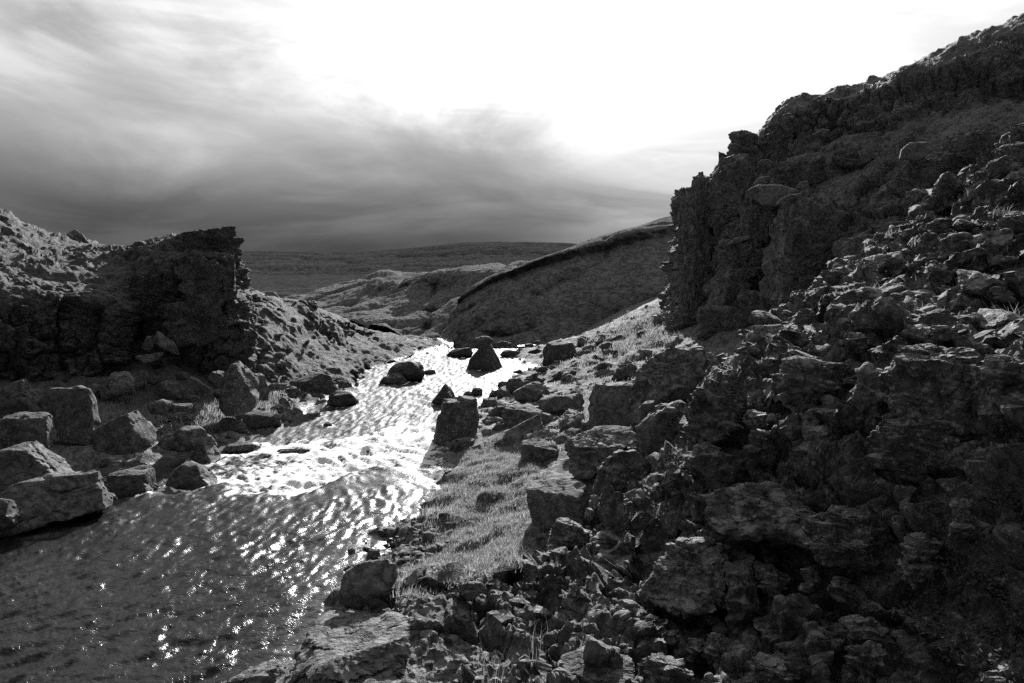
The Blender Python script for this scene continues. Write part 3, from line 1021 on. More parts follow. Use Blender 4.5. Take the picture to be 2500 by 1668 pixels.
def rock_mesh(name, poly, Y, depth=0.8, cuts=None, p=44.0, rough=0.06, crack=0.035, sub=4, sink=0.12, seed=1, strata=0.0, chips=None, step=0.0):
    """poly: outline in photo pixels; Y: distance of its middle; -> mesh in world axes around its base point"""
    rnd = np.random.default_rng(seed)
    c = centroid(poly)
    C = at(c[0], c[1], Y)
    d = C - np.array([0, 0, CAMZ])
    zc = d[1] * CP - d[2] * SP
    k = zc / F
    L = np.stack([(poly[:, 0] - c[0]) * k, -(poly[:, 1] - c[1]) * k], 1)
    a, b = np.ptp(L[:, 0]) / 2, np.ptp(L[:, 1]) / 2
    L[:, 1] = np.where(L[:, 1] < -0.25 * b, L[:, 1] - sink * 2 * b, L[:, 1])
    T = depth * math.sqrt(a * b)
    D, Fa = ICO[sub]
    zf = 2 * ((D[:, 2] + 1) / 2) ** 0.62 - 1
    D = np.c_[D[:, :2] * (np.sqrt(np.maximum(1 - zf ** 2, 0)) / np.maximum(np.hypot(D[:, 0], D[:, 1]), 1e-6))[:, None], zf]
    D = D * [a, b, T]
    D = D / np.linalg.norm(D, axis=1, keepdims=True)
    c2 = np.hypot(D[:, 0], D[:, 1])
    R = poly_radius(L, np.arctan2(D[:, 1], D[:, 0]))
    acc = c2 / R
    soft = (c2 / R) ** p
    if chips is None:
        chips = 3 if cuts is None else 0
    if cuts is None:
        r = lambda s: rnd.uniform(-s, s)
        cuts = [(r(.35), .18 + r(.2), 1, .66 + r(.08)), (r(.35), 1, .6 + r(.25), .72 + r(.1)), (.9, .2 + r(.3), .75, .78 + r(.08)), (-.9, .2 + r(.3), .75, .78 + r(.08)),
                (r(.6), -.5, .9, .85)]
    cuts = list(cuts) + [(0.2, 0.35, -1, .7), (-.5, .5, -.8, .8), (.6, .3, -.7, .8)]
    for _ in range(chips):
        v_ = rnd.normal(size=3)
        cuts.append((v_[0], v_[1] + .25, abs(v_[2]) * .9 + .1, rnd.uniform(.8, .98)))
    for nx, ny, nz, h in cuts:
        n = np.array([nx, ny, nz], float)
        n /= np.linalg.norm(n)
        hh = h * math.sqrt((n[0] * a) ** 2 + (n[1] * b) ** 2 + (n[2] * T) ** 2)
        tt = np.maximum(D @ n, 0) / hh
        acc = np.maximum(acc, tt)
        soft = soft + tt ** p
    tt = np.abs(D[:, 2]) / (T * 1.25)
    acc = np.maximum(acc, tt)
    soft = soft + tt ** p
    r = 0.7 / acc + 0.3 * soft ** (-1 / p)
    V = D * r[:, None]
    s = math.sqrt(a * b)
    q = V / s + seed * 3.77
    disp = fbm(q * 1.3, 4, 0.5, seed=seed) * rough * 0.7
    if crack:
        w = q * [1, 1.3, 1] + fbm(q * 1.4, 2, seed=seed + 5)[:, None] * 0.25
        a1, e1 = facets(w * 1.25, seed + 3, 1.0)
        disp = disp + a1 * crack * 2.6 - crack * 1.1 * sstep(e1, 0.06, 0)
        if sub >= 5:
            a2, e2 = facets(w * 3.6, seed + 4, 1.0)
            disp = disp + a2 * crack * 0.9 - crack * 0.5 * sstep(e2, 0.10, 0)
    if strata:
        disp = disp + strata * np.round(fbm(q * [0.5, 4.5, 0.5], 2, seed=seed + 8) * 3) / 3
    V = V * (1 + disp)[:, None]
    wv = -d / np.linalg.norm(d)
    rt = np.cross(wv, [0, 0, 1.0])
    rt = -rt / np.linalg.norm(rt)
    up = np.cross(wv, rt)
    M = np.stack([rt, up, wv], 1)
    Wd = V @ M.T + C
    if step:
        out = Wd - C
        out[:, 2] *= 0.25
        out /= np.maximum(np.linalg.norm(out, axis=1, keepdims=True), 1e-6)
        amp_ = ledges(Wd, step, seed + 51) * step * 0.55 + ledges(Wd, step * 0.36, seed + 53) * step * 0.24 + fbm(Wd * (1.6 / step), 3, 0.6, seed=seed + 57) * step * 0.10
        Wd = Wd + out * (amp_ - step * 0.2)[:, None]
    base = np.array([C[0], C[1], Wd[:, 2].min()])
    me = mesh_from(name, Wd - base, Fa, sharp=26 if p > 12 else None)
    return me, base


def rock(reg, pts, label=None, mode='sit', mat=None, name='boulder', parent=None, group=None, back=0.45, **kw):
    poly = px(reg, pts)
    if isinstance(mode, (int, float)):
        Y = float(mode)
    else:
        c = centroid(poly)
        if mode == 'sit':
            vb = poly[:, 1].max() - 0.06 * np.ptp(poly[:, 1])
            Y = surf_hit(c[0], vb)
        else:
            Y = surf_hit(c[0], c[1])
        if Y is None:
            Y = 25.0
        size = math.sqrt(np.ptp(poly[:, 0]) * np.ptp(poly[:, 1])) * Y / F
        Y += (back if mode == 'sit' else -0.15) * 0.5 * size * kw.get('depth', 0.8) * 1.0
    NAMES['n'] = NAMES.get('n', 0) + 1
    kw.setdefault('seed', NAMES['n'] + 11)
    if 'sub' not in kw:
        span = max(np.ptp(poly[:, 0]), np.ptp(poly[:, 1]))
        kw['sub'] = 5 if span > 170 else (4 if span > 38 else 3)
    me, base = rock_mesh(name, poly, Y, **kw)
    if mode == 'sit' and parent is None:
        STONES.append((base[0], base[1], np.ptp(poly[:, 0]) * Y / F * 0.5))
    if parent is not None:
        o = link(name, me, mat or ROCK, parent, base)
        if label:
            o['label'] = label
    else:
        o = link(name, me, mat or ROCK_SMOOTH, None, base)
        tag(o, label, 'rock' if name != 'boulder' else 'boulder', group)
    return o


# pillars and blocks of the right cliff
def rcpart(reg, pts, Y, name='pillar', **kw):
    kw.setdefault('depth', 0.6)
    kw.setdefault('crack', 0.05)
    kw.setdefault('rough', 0.05)
    kw.setdefault('strata', 0.015)
    kw.setdefault('step', .55)
    return rock(reg, pts, None, Y - 0.5, CLIFF, name, RC, **kw)


rcpart('6', [(395, 700), (425, 650), (438, 585), (480, 572), (530, 575), (560, 620), (560, 1000), (510, 1300), (370, 1290), (400, 1020), (388, 860)], 26.8, sub=5, cuts=[(.5, .1, 1, .7), (-.6, .1, .8, .75)])
rcpart('6', [(465, 575), (468, 515), (490, 500), (518, 508), (522, 545), (540, 590)], 26.6, 'block', depth=.8)
rcpart('6', [(220, 1560), (270, 1430), (370, 1280), (500, 1270), (520, 1420), (490, 1580)], 26.0, 'pillar', sub=5)
rcpart('6', [(555, 620), (600, 480), (630, 430), (800, 400), (860, 440), (800, 560), (720, 640), (720, 860), (610, 900), (560, 860)], 26.2, sub=5)
rcpart('6', [(660, 285), (735, 262), (800, 290), (805, 400), (670, 405)], 27.8, 'block', depth=.9)
rcpart('6', [(800, 400), (810, 310), (900, 290), (940, 200), (1010, 180), (1050, 300), (960, 380), (870, 450)], 27.6, 'block', sub=5)
rcpart('6', [(1005, 170), (1050, 100), (1180, 95), (1240, 110), (1180, 250), (1030, 280)], 28.2, 'block', depth=.9)
rcpart('6', [(718, 650), (760, 610), (900, 680), (890, 880), (760, 900), (722, 870)], 23.9, sub=5, cuts=[(.3, .0, 1, .72), (-.9, .1, .6, .75), (0, 1, .3, .85)])
rcpart('6', [(540, 1270), (580, 1080), (625, 935), (760, 885), (890, 900), (880, 1010), (780, 1110), (730, 1260)], 24.0, sub=5, cuts=[(.4, .1, 1, .7), (-.7, .2, .8, .75), (0, 1, .35, .8)])
rcpart('6', [(870, 1010), (900, 740), (930, 695), (1080, 650), (1230, 720), (1320, 920), (1290, 1100), (1150, 1250), (1000, 1390), (920, 1390), (905, 1180), (860, 1150)], 21.6, sub=5,
       cuts=[(.45, .05, 1, .66), (-.95, .1, .5, .72), (0, 1, .35, .9)], crack=.06)
rcpart('6', [(715, 1185), (760, 1162), (880, 1160), (915, 1200), (915, 1400), (720, 1420)], 22.2, 'block', sub=5, cuts=[(.1, .1, 1, .75), (0, 1, .4, .8)])
rcpart('6', [(485, 1290), (560, 1265), (690, 1255), (722, 1290), (715, 1568), (480, 1568)], 23.0, 'block', sub=5, cuts=[(.15, .1, 1, .75), (0, 1, .4, .85)])
rcpart('6', [(1290, 920), (1400, 870), (1500, 800), (1640, 780), (1700, 860), (1560, 960), (1400, 1060), (1285, 1060)], 18.0, 'block', sub=5)
rcpart('6', [(910, 510), (950, 450), (1120, 420), (1220, 470), (1200, 560), (1010, 600), (930, 570)], 24.5, 'block', sub=5)
rcpart('6', [(1220, 500), (1240, 400), (1290, 390), (1420, 380), (1400, 460), (1270, 500)], 24.2, 'block', sub=5)
rcpart('6', [(1590, 640), (1620, 500), (1700, 430), (1850, 460), (1880, 560), (1760, 680)], 19.6, 'block', sub=5, depth=.7)
rcpart('6', [(1850, 470), (1900, 300), (2060, 260), (2180, 330), (2160, 470), (2000, 520)], 20.3, 'block', sub=5)

for pts, Y in (([(752, 622), (790, 600), (830, 585), (950, 590), (1050, 632), (940, 700), (850, 690)], 22.6),
               ([(918, 705), (950, 665), (1000, 645), (1072, 640), (1010, 685), (960, 690)], 21.2),
               ([(1640, 425), (1650, 380), (1690, 345), (1800, 350), (1812, 400), (1740, 440)], 19.0),
               ([(818, 470), (835, 445), (880, 445), (900, 460), (850, 480)], 24.6),
               ([(785, 590), (820, 548), (880, 540), (895, 560), (850, 600)], 23.6),
               ([(1040, 600), (1060, 570), (1100, 565), (1110, 590), (1070, 615)], 22.2),
               ([(1130, 300), (1190, 270), (1230, 280), (1180, 320)], 24.6), ([(960, 190), (990, 178), (1015, 185), (985, 200)], 26.6),
               ([(625, 940), (690, 890), (770, 880), (780, 895), (700, 915)], 23.3)):
    rock('6', pts, None, Y, MOSS, 'moss_cushion', RC, p=4.0, cuts=[], rough=.08, crack=0, depth=.9, sub=4, sink=.1, chips=0)


# left cliff: square head, blocks of the face
def lcpart(reg, pts, Y, name='block', **kw):
    kw.setdefault('depth', 0.6)
    kw.setdefault('crack', 0.06)
    kw.setdefault('rough', 0.07)
    kw.setdefault('step', .4)
    return rock(reg, pts, None, Y, CLIFF_DARK, name, LC, **kw)


lcpart('1', [(1245, 265), (1330, 240), (1480, 220), (1555, 218), (1590, 235), (1603, 290), (1590, 400), (1440, 410), (1260, 330)], 21.0, depth=.7, sub=5, strata=.05, cuts=[(.2, .0, 1, .7), (.8, .05, .7, .8)])
lcpart('1', [(1480, 400), (1590, 390), (1580, 600), (1640, 860), (1560, 960), (1510, 700)], 19.9, 'pillar', sub=5, depth=.8)
lcpart('1', [(1200, 480), (1300, 420), (1480, 430), (1510, 650), (1400, 690), (1250, 680)], 19.6, sub=5, cuts=[(.1, .0, 1, .7)])
lcpart('1', [(1120, 720), (1250, 690), (1500, 690), (1530, 900), (1380, 960), (1180, 960)], 19.4, sub=5, cuts=[(.1, .1, 1, .7)])
lcpart('1', [(880, 560), (960, 490), (1060, 500), (1110, 640), (1060, 720), (900, 690)], 19.7, sub=5)
lcpart('1', [(470, 720), (560, 690), (640, 760), (645, 1010), (560, 1040), (480, 980)], 18.6, 'pillar', sub=5)
lcpart('1', [(660, 760), (760, 720), (820, 860), (800, 1050), (690, 1060)], 18.9, 'pillar', sub=5)
lcpart('1', [(60, 660), (230, 640), (260, 780), (200, 960), (80, 960)], 17.6, 'pillar', sub=5)
lcpart('1', [(0, 790), (40, 830), (75, 950), (50, 1010), (-60, 1000), (-80, 850)], 16.6, sub=5)
rock('1', [(437, 260), (480, 232), (520, 225), (560, 270), (595, 325), (540, 340), (440, 300)], 'dark rounded boulder alone on the left skyline', 27.0, CLIFF, 'boulder', sub=4)
rock('1', [(60, 200), (100, 178), (150, 180), (180, 210), (130, 240), (70, 235)], 'dark boulder in the moss near the top left skyline', 26.5, CLIFF, 'boulder', sub=4)
rock('1', [(1725, 670), (1770, 635), (1850, 640), (1880, 690), (1800, 710)], 'small dark knoll of rock poking above the mossy slope', 30.0, CLIFF, 'boulder', sub=4)
rock('1', [(1040, 895), (1070, 900), (1150, 970), (1215, 1060), (1150, 1040), (1040, 980)], 'long leaning slab propped at the foot of the left cliff', 18.2, ROCK, 'boulder', depth=.5)
rock('1', [(950, 1000), (990, 940), (1035, 930), (1020, 1000), (990, 1035)], 'small slab standing beside the long leaning slab under the left cliff', 18.2, ROCK, 'boulder', depth=.5)
rock('1', [(915, 1065), (1000, 1060), (1120, 1040), (1060, 1090), (970, 1110)], 'flat slab lying below the two leaning slabs at the left cliff', 17.8, ROCK, 'boulder', depth=.7)

# left bank and the boulders standing in the river there (reg 2)
TOP = lambda t=.55, h=.72: (0.05, 1, t, h)
L = lambda pts, label, **kw: rock('2', pts, label, **kw)
L([(-60, 300), (110, 210), (178, 182), (215, 270), (275, 340), (270, 405), (200, 395), (0, 410), (-60, 400)], 'pointed tilted slab with a pale right flank, uppermost at the left edge', mode=13.2, depth=.7,
  cuts=[(-.25, .5, 1, .6), (.95, .25, .75, .45), (0, -.3, 1, .8)], p=56)
L([(262, 275), (310, 245), (450, 255), (570, 245), (590, 330), (608, 500), (590, 580), (450, 578), (340, 550), (300, 400)], 'tall flat-faced upright slab on the left bank', mode=13.4, depth=.55,
  cuts=[(-.08, .12, 1, .55), (.9, .1, .6, .85), (0, 1, .3, .93)], p=64, rough=.03)
L([(20, 500), (80, 390), (330, 410), (325, 520), (300, 625), (180, 610), (70, 605), (30, 560)], 'blocky boulder with a bright top below the pointed slab', mode=12.4, depth=.8,
  cuts=[(-.1, .1, 1, .62), (.05, 1, .45, .68), (.95, .05, .5, .8)], p=56)
L([(-120, 700), (0, 648), (170, 600), (260, 605), (330, 660), (470, 780), (470, 810), (370, 830), (120, 870), (0, 880), (-120, 860)], 'wedge-shaped boulder with a long pale sloping side at the left edge', mode=11.6, depth=.8,
  cuts=[(-.3, .15, 1, .55), (.75, .75, .45, .52), (0, 1, .5, .85)], p=64)
L([(-150, 990), (0, 930), (130, 845), (350, 805), (480, 795), (570, 830), (650, 930), (710, 1000), (600, 1045), (330, 1085), (100, 1110), (-150, 1120)], 'largest flat boulder jutting from the left edge into dark water', mode=10.4, depth=.6,
  cuts=[(-.05, .55, 1, .55), (0, 1, .35, .8), (.8, .3, .5, .85)], p=56, rough=.04)
L([(-160, 960), (0, 965), (90, 1010), (135, 1095), (0, 1150), (-160, 1160)], 'low dark rock at the left edge in front of the largest boulder', mode=9.6, depth=.7)
L([(612, 510), (760, 440), (905, 390), (950, 470), (1000, 500), (940, 600), (830, 645), (700, 645), (620, 585)], 'tilted boulder with a pale rough right face beside the upright slab', mode=13.6, depth=.75,
  cuts=[(-.45, .3, 1, .55), (.75, .45, .7, .55), (0, -.4, 1, .8)], p=56)
L([(665, 930), (685, 860), (720, 780), (850, 770), (905, 740), (960, 750), (1000, 800), (1005, 880), (960, 925), (850, 945), (720, 950)], 'cube-like boulder standing in the river', depth=.85,
  cuts=[(-.25, .05, 1, .62), (.9, .05, .55, .68), (0, 1, .45, .66)], p=48)
L([(1065, 890), (1080, 840), (1110, 780), (1215, 710), (1290, 750), (1340, 800), (1395, 880), (1330, 918), (1180, 918)], 'dark pyramid boulder next to the cube-like one in the river', depth=.8, p=48,
  cuts=[(-.3, .25, 1, .6), (.7, .5, .6, .68), (-.1, 1, .5, .9)])
L([(1195, 720), (1280, 595), (1350, 620), (1420, 675), (1380, 710), (1300, 745), (1240, 735)], 'pointed boulder with a bright right face behind the dark pyramid boulder', depth=.8, p=56, cuts=[(-.6, .25, 1, .5), (.7, .5, .65, .5)])
L([(1405, 650), (1460, 610), (1550, 590), (1620, 620), (1690, 650), (1550, 668), (1430, 668)], 'low dark triangular rock in the left part of the river', depth=.8, p=48)
L([(1735, 642), (1770, 634), (1860, 640), (1960, 652), (2020, 665), (1960, 672), (1800, 660)], 'thin flat dark rock just breaking the river surface', depth=.5)
L([(1000, 620), (1040, 560), (1110, 540), (1170, 590), (1230, 640), (1150, 658), (1020, 648)], 'angular boulder at the water edge, in front of its taller twin', depth=.8, p=56)
L([(1110, 540), (1210, 475), (1290, 510), (1340, 580), (1390, 635), (1250, 635), (1160, 590)], 'angular dark boulder at the water edge, taller of two', mode=14.6, depth=.8, p=56)
L([(820, 632), (860, 580), (910, 590), (990, 642), (900, 652)], 'small dark rock at the foot of the tilted boulder', depth=.8)
L([(1495, 400), (1570, 375), (1680, 405), (1770, 430), (1780, 490), (1700, 498), (1560, 492), (1510, 440)], 'pale flat-topped wedge boulder at the left water edge', depth=.8, p=56, cuts=[(-.1, .1, 1, .6), (.1, 1, .6, .5)])
L([(1300, 535), (1380, 480), (1440, 435), (1500, 460), (1570, 530), (1560, 552), (1460, 552), (1330, 550)], 'wet boulder with a bright slanting top beside the pale wedge', depth=.8, p=50)
L([(940, 355), (1040, 325), (1100, 350), (1090, 405), (1060, 415), (970, 410)], 'flat dark slab in the left bank grass', mode=15.6, depth=.9)
L([(1085, 350), (1215, 355), (1240, 370), (1190, 402), (1100, 405)], 'flat paler slab touching the dark slab in the grass', mode=15.7, depth=.9)
L([(1400, 330), (1420, 240), (1440, 160), (1480, 100), (1530, 85), (1590, 120), (1640, 210), (1620, 330), (1560, 385), (1440, 385)], 'tallest dark rounded boulder on the left bank', mode=17.0, depth=.85, p=32, cuts=[(-.2, .15, 1, .68), (.75, .5, .6, .7)])
L([(1325, 150), (1440, 140), (1450, 200), (1390, 250), (1330, 215)], 'pale-topped boulder behind the tallest left bank boulder', mode=17.9, depth=.8)
L([(1600, 150), (1650, 145), (1690, 180), (1715, 315), (1640, 305), (1610, 220)], 'narrow boulder leaning on the right of the tallest left bank boulder', mode=17.6, depth=.8)
L([(1190, 205), (1230, 165), (1355, 262), (1330, 305), (1200, 265)], 'pale sloping slab left of the tallest left bank boulder', mode=17.6, depth=.7, p=56, cuts=[(-.4, .1, 1, .6), (.5, 1, .5, .5)])
L([(990, 265), (1040, 195), (1110, 205), (1170, 270), (1150, 310), (1020, 305)], 'dark boulder left of the pale sloping slab on the left bank', mode=17.5, depth=.8)
L([(650, 250), (720, 165), (800, 130), (845, 170), (838, 285), (660, 300)], 'dark squarish boulder with moss on its head under the left cliff', mode=17.0, depth=.8, mat=CLIFF)
L([(560, 250), (600, 215), (650, 240), (650, 300), (580, 300)], 'small dark boulder left of the moss-headed one', mode=17.0, depth=.8, mat=CLIFF)
L([(1840, 225), (1900, 180), (2000, 150), (2110, 180), (2150, 250), (2090, 285), (1880, 250)], 'broad low boulder at the foot of the mossy slope', mode=20.3, depth=.7)
L([(2090, 375), (2100, 285), (2150, 262), (2230, 285), (2300, 340), (2230, 355), (2110, 380)], 'triangular dark boulder in the water by the left shore', depth=.8, p=50)
L([(2045, 502), (2085, 465), (2120, 490), (2112, 505), (2060, 507)], 'tiny dark rock alone in the middle of the river', depth=.8)
L([(1700, 245), (1740, 222), (1830, 232), (1820, 262), (1720, 268)], 'flat pale stone right of the narrow leaning boulder', mode=18.4, depth=.9)
L([(1832, 265), (1860, 235), (1920, 270), (1885, 315), (1835, 302)], 'small rounded stone in front of the broad low boulder', mode=18.6, depth=.8)
L([(1970, 295), (2010, 275), (2090, 310), (2060, 332), (1980, 328)], 'low stone at the left waterline near the triangular boulder', depth=.8)
L([(2150, 215), (2180, 205), (2250, 230), (2240, 248), (2160, 250)], 'flat dark rock on the shore by the foot of the mossy slope', mode=21.5, depth=.9)
L([(1120, 165), (1150, 145), (1200, 165), (1190, 200), (1130, 195)], 'small grey stone in the shade under the left cliff', mode=18.0, depth=.9)
L([(935, 190), (970, 170), (1005, 190), (1000, 230), (945, 225)], 'round grey stone in the shade under the left cliff', mode=17.8, depth=.9, p=6)

# mid river (reg 3)
M = lambda pts, label, **kw: rock('3', pts, label, **kw)
M([(1198, 783), (1215, 735), (1300, 640), (1320, 640), (1360, 720), (1395, 783), (1330, 790)], 'sharp pyramid-shaped boulder standing alone in mid river', depth=.8, p=64, cuts=[(-.25, .25, 1, .55), (.85, .35, .5, .55)])
M([(795, 800), (830, 770), (865, 740), (975, 740), (990, 770), (985, 820), (920, 848), (860, 838)], 'blocky boulder in mid river with a flat slanting head', depth=.85, p=40)
M([(762, 842), (800, 810), (860, 797), (915, 840), (900, 856), (790, 860)], 'low boulder leaning against the blocky mid-river boulder', depth=.8, p=40)
M([(990, 782), (1040, 783), (1057, 800), (1050, 808), (990, 808)], 'flat rock right behind the blocky mid-river boulder', depth=.8)
M([(1583, 745), (1590, 640), (1680, 635), (1740, 650), (1780, 695), (1760, 725), (1700, 745), (1630, 760)], 'big rounded boulder at the right shore of the far river', depth=.8, p=34)
M([(1218, 668), (1250, 620), (1300, 612), (1337, 622), (1340, 650), (1290, 672)], 'boulder behind the sharp pyramid in the river', depth=.8)
M([(1097, 714), (1130, 680), (1220, 672), (1240, 685), (1230, 717), (1150, 724)], 'low dark rock left of the sharp pyramid in the river', depth=.7)
M([(1363, 705), (1400, 682), (1470, 690), (1475, 717), (1400, 724)], 'low dark rock right of the sharp pyramid in the river', depth=.7)
M([(1445, 690), (1465, 675), (1495, 680), (1490, 700), (1455, 705)], 'small rock touching the low dark rock right of the pyramid', depth=.7)
M([(1498, 695), (1560, 675), (1592, 690), (1560, 702)], 'flat rock left of the big rounded far boulder', depth=.8)
M([(1485, 658), (1510, 650), (1540, 655), (1535, 669), (1500, 669)], 'small flat rock in the far channel, middle one', depth=.8)
M([(1345, 652), (1380, 638), (1430, 648), (1425, 668), (1380, 670)], 'small flat rock in the far channel behind the pyramid', depth=.8)
M([(1525, 650), (1545, 635), (1570, 640), (1565, 658)], 'small square rock in the far channel by the right bank', depth=.8)
M([(1503, 795), (1530, 780), (1568, 795), (1540, 804)], 'small low rock in the bright water by the right shore', depth=.8)
M([(1430, 795), (1470, 780), (1490, 795), (1460, 802)], 'sliver of rock in the bright water right of the pyramid', depth=.8)
M([(1620, 808), (1700, 770), (1770, 770), (1792, 800), (1780, 822), (1640, 822)], 'pale flat-topped boulder at the right water edge', depth=.9, p=50, cuts=[(0, .1, 1, .65), (0, 1, .6, .6)])
M([(1013, 950), (1100, 850), (1150, 900), (1152, 928), (1070, 962)], 'dark triangular boulder behind the big square block', depth=.8, p=64, cuts=[(-.3, .2, 1, .55), (.8, .4, .5, .6)])
M([(1180, 918), (1200, 900), (1228, 893), (1238, 870), (1282, 872), (1282, 908), (1235, 916)], 'small notched boulder in the water above the square block', depth=.8)
M([(1032, 1130), (1045, 1070), (1080, 930), (1100, 918), (1250, 920), (1280, 940), (1275, 1050), (1230, 1115), (1110, 1155), (1050, 1145)], 'big square cracked block at the right water edge', depth=.75, p=64, rough=.045, crack=.04,
  cuts=[(-.05, .06, 1, .55), (.9, .1, .5, .8), (0, 1, .5, .84)])
M([(1115, 1168), (1130, 1135), (1220, 1110), (1250, 1135), (1225, 1175), (1150, 1185)], 'rounded boulder tucked under the big square block', depth=.8, p=24)
M([(960, 1118), (985, 1103), (1012, 1112), (1000, 1125)], 'tiny wet rock in the rapid left of the square block', depth=.8)
M([(470, 1072), (505, 1040), (535, 1062), (500, 1070)], 'tiny dark rock in the river upstream of the rapid', depth=.8)

# right bank boulder field (reg 4)
B = lambda pts, label, **kw: rock('4', pts, label, mat=kw.pop('mat', ROCK), **kw)
B([(860, 470), (900, 430), (960, 430), (1000, 470), (930, 520), (900, 565), (880, 520)], 'small dark boulder at the upper left of the boulder field', depth=.8)
B([(900, 600), (910, 540), (1000, 490), (1100, 445), (1150, 470), (1185, 545), (1100, 605), (1000, 620)], 'layered grey boulder in the middle of the boulder field', depth=.8, strata=.06, p=48)
B([(1080, 630), (1180, 540), (1280, 565), (1420, 530), (1465, 580), (1380, 690), (1240, 705), (1130, 665)], 'wide saddle-topped boulder in the boulder field', depth=.7, p=40)
B([(820, 680), (900, 630), (1040, 615), (1120, 670), (1100, 745), (940, 795), (850, 805)], 'smooth-topped boulder below the layered one', depth=.8, p=48, cuts=[(-.2, .1, 1, .6), (.05, 1, .5, .6)])
B([(780, 890), (900, 800), (1110, 700), (1140, 830), (1000, 905), (860, 905)], 'long sloping slab just right of the square block', depth=.8, p=56, cuts=[(-.2, .6, 1, .55)])
B([(1105, 700), (1150, 670), (1210, 710), (1210, 775), (1150, 795), (1120, 770)], 'rounded boulder behind the long sloping slab', depth=.8, p=24)
B([(1455, 660), (1480, 560), (1510, 470), (1620, 475), (1750, 435), (1810, 440), (1795, 560), (1805, 690), (1700, 785), (1500, 795)], 'large dark flat-faced block in the boulder field', depth=.7, p=64, rough=.03,
  cuts=[(-.12, .08, 1, .55), (-.9, .1, .6, .8), (0, 1, .5, .85)])
B([(1780, 540), (1850, 350), (1960, 250), (2100, 200), (2270, 150), (2330, 300), (2270, 500), (2050, 575), (1830, 615)], 'huge sloping boulder below the cliff at the back of the field', step=.13, depth=.7, p=34, mat=ROCK_LICHEN, cuts=[(-.35, .55, 1, .6), (0, 1, .4, .85)])
B([(1630, 450), (1700, 300), (1760, 300), (1835, 350), (1810, 435), (1720, 450)], 'pointed grey boulder left of the huge sloping one', depth=.8, p=50)
B([(1250, 810), (1280, 740), (1400, 690), (1455, 700), (1465, 800), (1350, 865), (1280, 855)], 'faceted boulder in front of the large dark block', depth=.8, p=48)
B([(1290, 900), (1440, 830), (1560, 765), (1700, 770), (1800, 800), (1835, 880), (1700, 950), (1500, 1110), (1420, 1125), (1330, 1065)], 'large flat-topped boulder with a pale rough top and dark side', step=.13, depth=.9, p=48, mat=ROCK_LICHEN,
  cuts=[(-.15, .1, 1, .7), (-.1, 1, .75, .38), (-.8, .1, .8, .8)])
B([(1790, 700), (1880, 610), (1980, 590), (1992, 645), (1900, 735), (1820, 805)], 'small sloping boulder between two large lichen-covered ones', depth=.8, mat=ROCK)
B([(1830, 800), (1960, 650), (2100, 600), (2250, 620), (2230, 800), (2100, 960), (1990, 1065), (1920, 960), (1850, 900)], 'large rough lichen-covered boulder right of the flat-topped one', step=.13, mode='embed', depth=.8, p=30, rough=.1, mat=ROCK_LICHEN)
B([(965, 1050), (975, 890), (1060, 850), (1240, 910), (1248, 965), (1200, 1035), (1080, 1085)], 'squat boulder at the top of the grass bank', depth=.8, p=48, cuts=[(-.1, .1, 1, .6), (.1, 1, .7, .5)])
B([(1010, 1250), (1120, 1190), (1320, 1120), (1430, 1180), (1490, 1270), (1420, 1495), (1250, 1490), (1140, 1545), (1060, 1455)], 'cracked cube-like block with a sunlit top above the grass', depth=.8, p=70, rough=.025, crack=.03,
  cuts=[(-.2, .06, 1, .58), (0, 1, .75, .46), (.9, .1, .5, .85)])
B([(1500, 1250), (1540, 1080), (1640, 1000), (1820, 940), (1940, 1000), (1965, 1100), (1800, 1245), (1650, 1375), (1500, 1405)], 'knobbly rough boulder behind the cracked block', step=.13, mode='embed', depth=.8, p=30, rough=.13, mat=ROCK_LICHEN)
B([(1425, 1490), (1450, 1390), (1510, 1380), (1505, 1455)], 'small pale stone at the corner of the cracked block', mode='embed', depth=.8)
B([(1195, 1580), (1230, 1490), (1290, 1460), (1430, 1530), (1450, 1580), (1300, 1600)], 'rough boulder below the cracked block at the grass edge', step=.13, mode='embed', depth=.9, mat=ROCK_LICHEN)
B([(370, 1175), (430, 1100), (480, 1120), (492, 1165), (430, 1195)], 'small dark rock where the grass meets the rapid', depth=.9)
B([(1515, 345), (1580, 310), (1670, 330), (1640, 378), (1550, 388)], 'flat stone in the grass behind the boulder field', depth=.9)
B([(1825, 295), (1860, 220), (1940, 225), (1932, 292), (1860, 305)], 'dark stone below the foot of the cliff', depth=.8)
B([(1540, 205), (1580, 160), (1640, 175), (1652, 228), (1590, 235)], 'dark stone on the sunlit grass slope', depth=.8)
B([(1430, 220), (1480, 185), (1540, 200), (1510, 245), (1440, 250)], 'flat stone on the sunlit grass slope near the water', depth=.8)
B([(1695, 275), (1730, 235), (1790, 230), (1780, 275)], 'small stone between the sunlit slope and the cliff foot', depth=.8)
B([(665, 655), (690, 590), (780, 570), (808, 625), (760, 665)], 'rounded boulder behind the top of the square block', depth=.8, p=24)
B([(790, 590), (810, 520), (850, 490), (892, 510), (892, 590), (830, 600)], 'pale cracked stone at the edge of the boulder field', depth=.8)
B([(528, 575), (565, 530), (612, 530), (605, 578)], 'small dark wedge rock by the notched boulder', depth=.8)
B([(760, 700), (800, 640), (890, 620), (870, 690), (800, 720)], 'low stone in front of the smooth-topped boulder', depth=.8)
B([(680, 745), (720, 715), (790, 725), (770, 765), (700, 770)], 'stone wedged right of the square block', depth=.8)
B([(750, 810), (800, 750), (845, 770), (845, 805), (780, 830)], 'pale stone at the lower end of the smooth-topped boulder', depth=.8)
B([(1450, 385), (1480, 370), (1530, 385), (1500, 405)], 'small low stone by the far grass of the field', depth=.9)

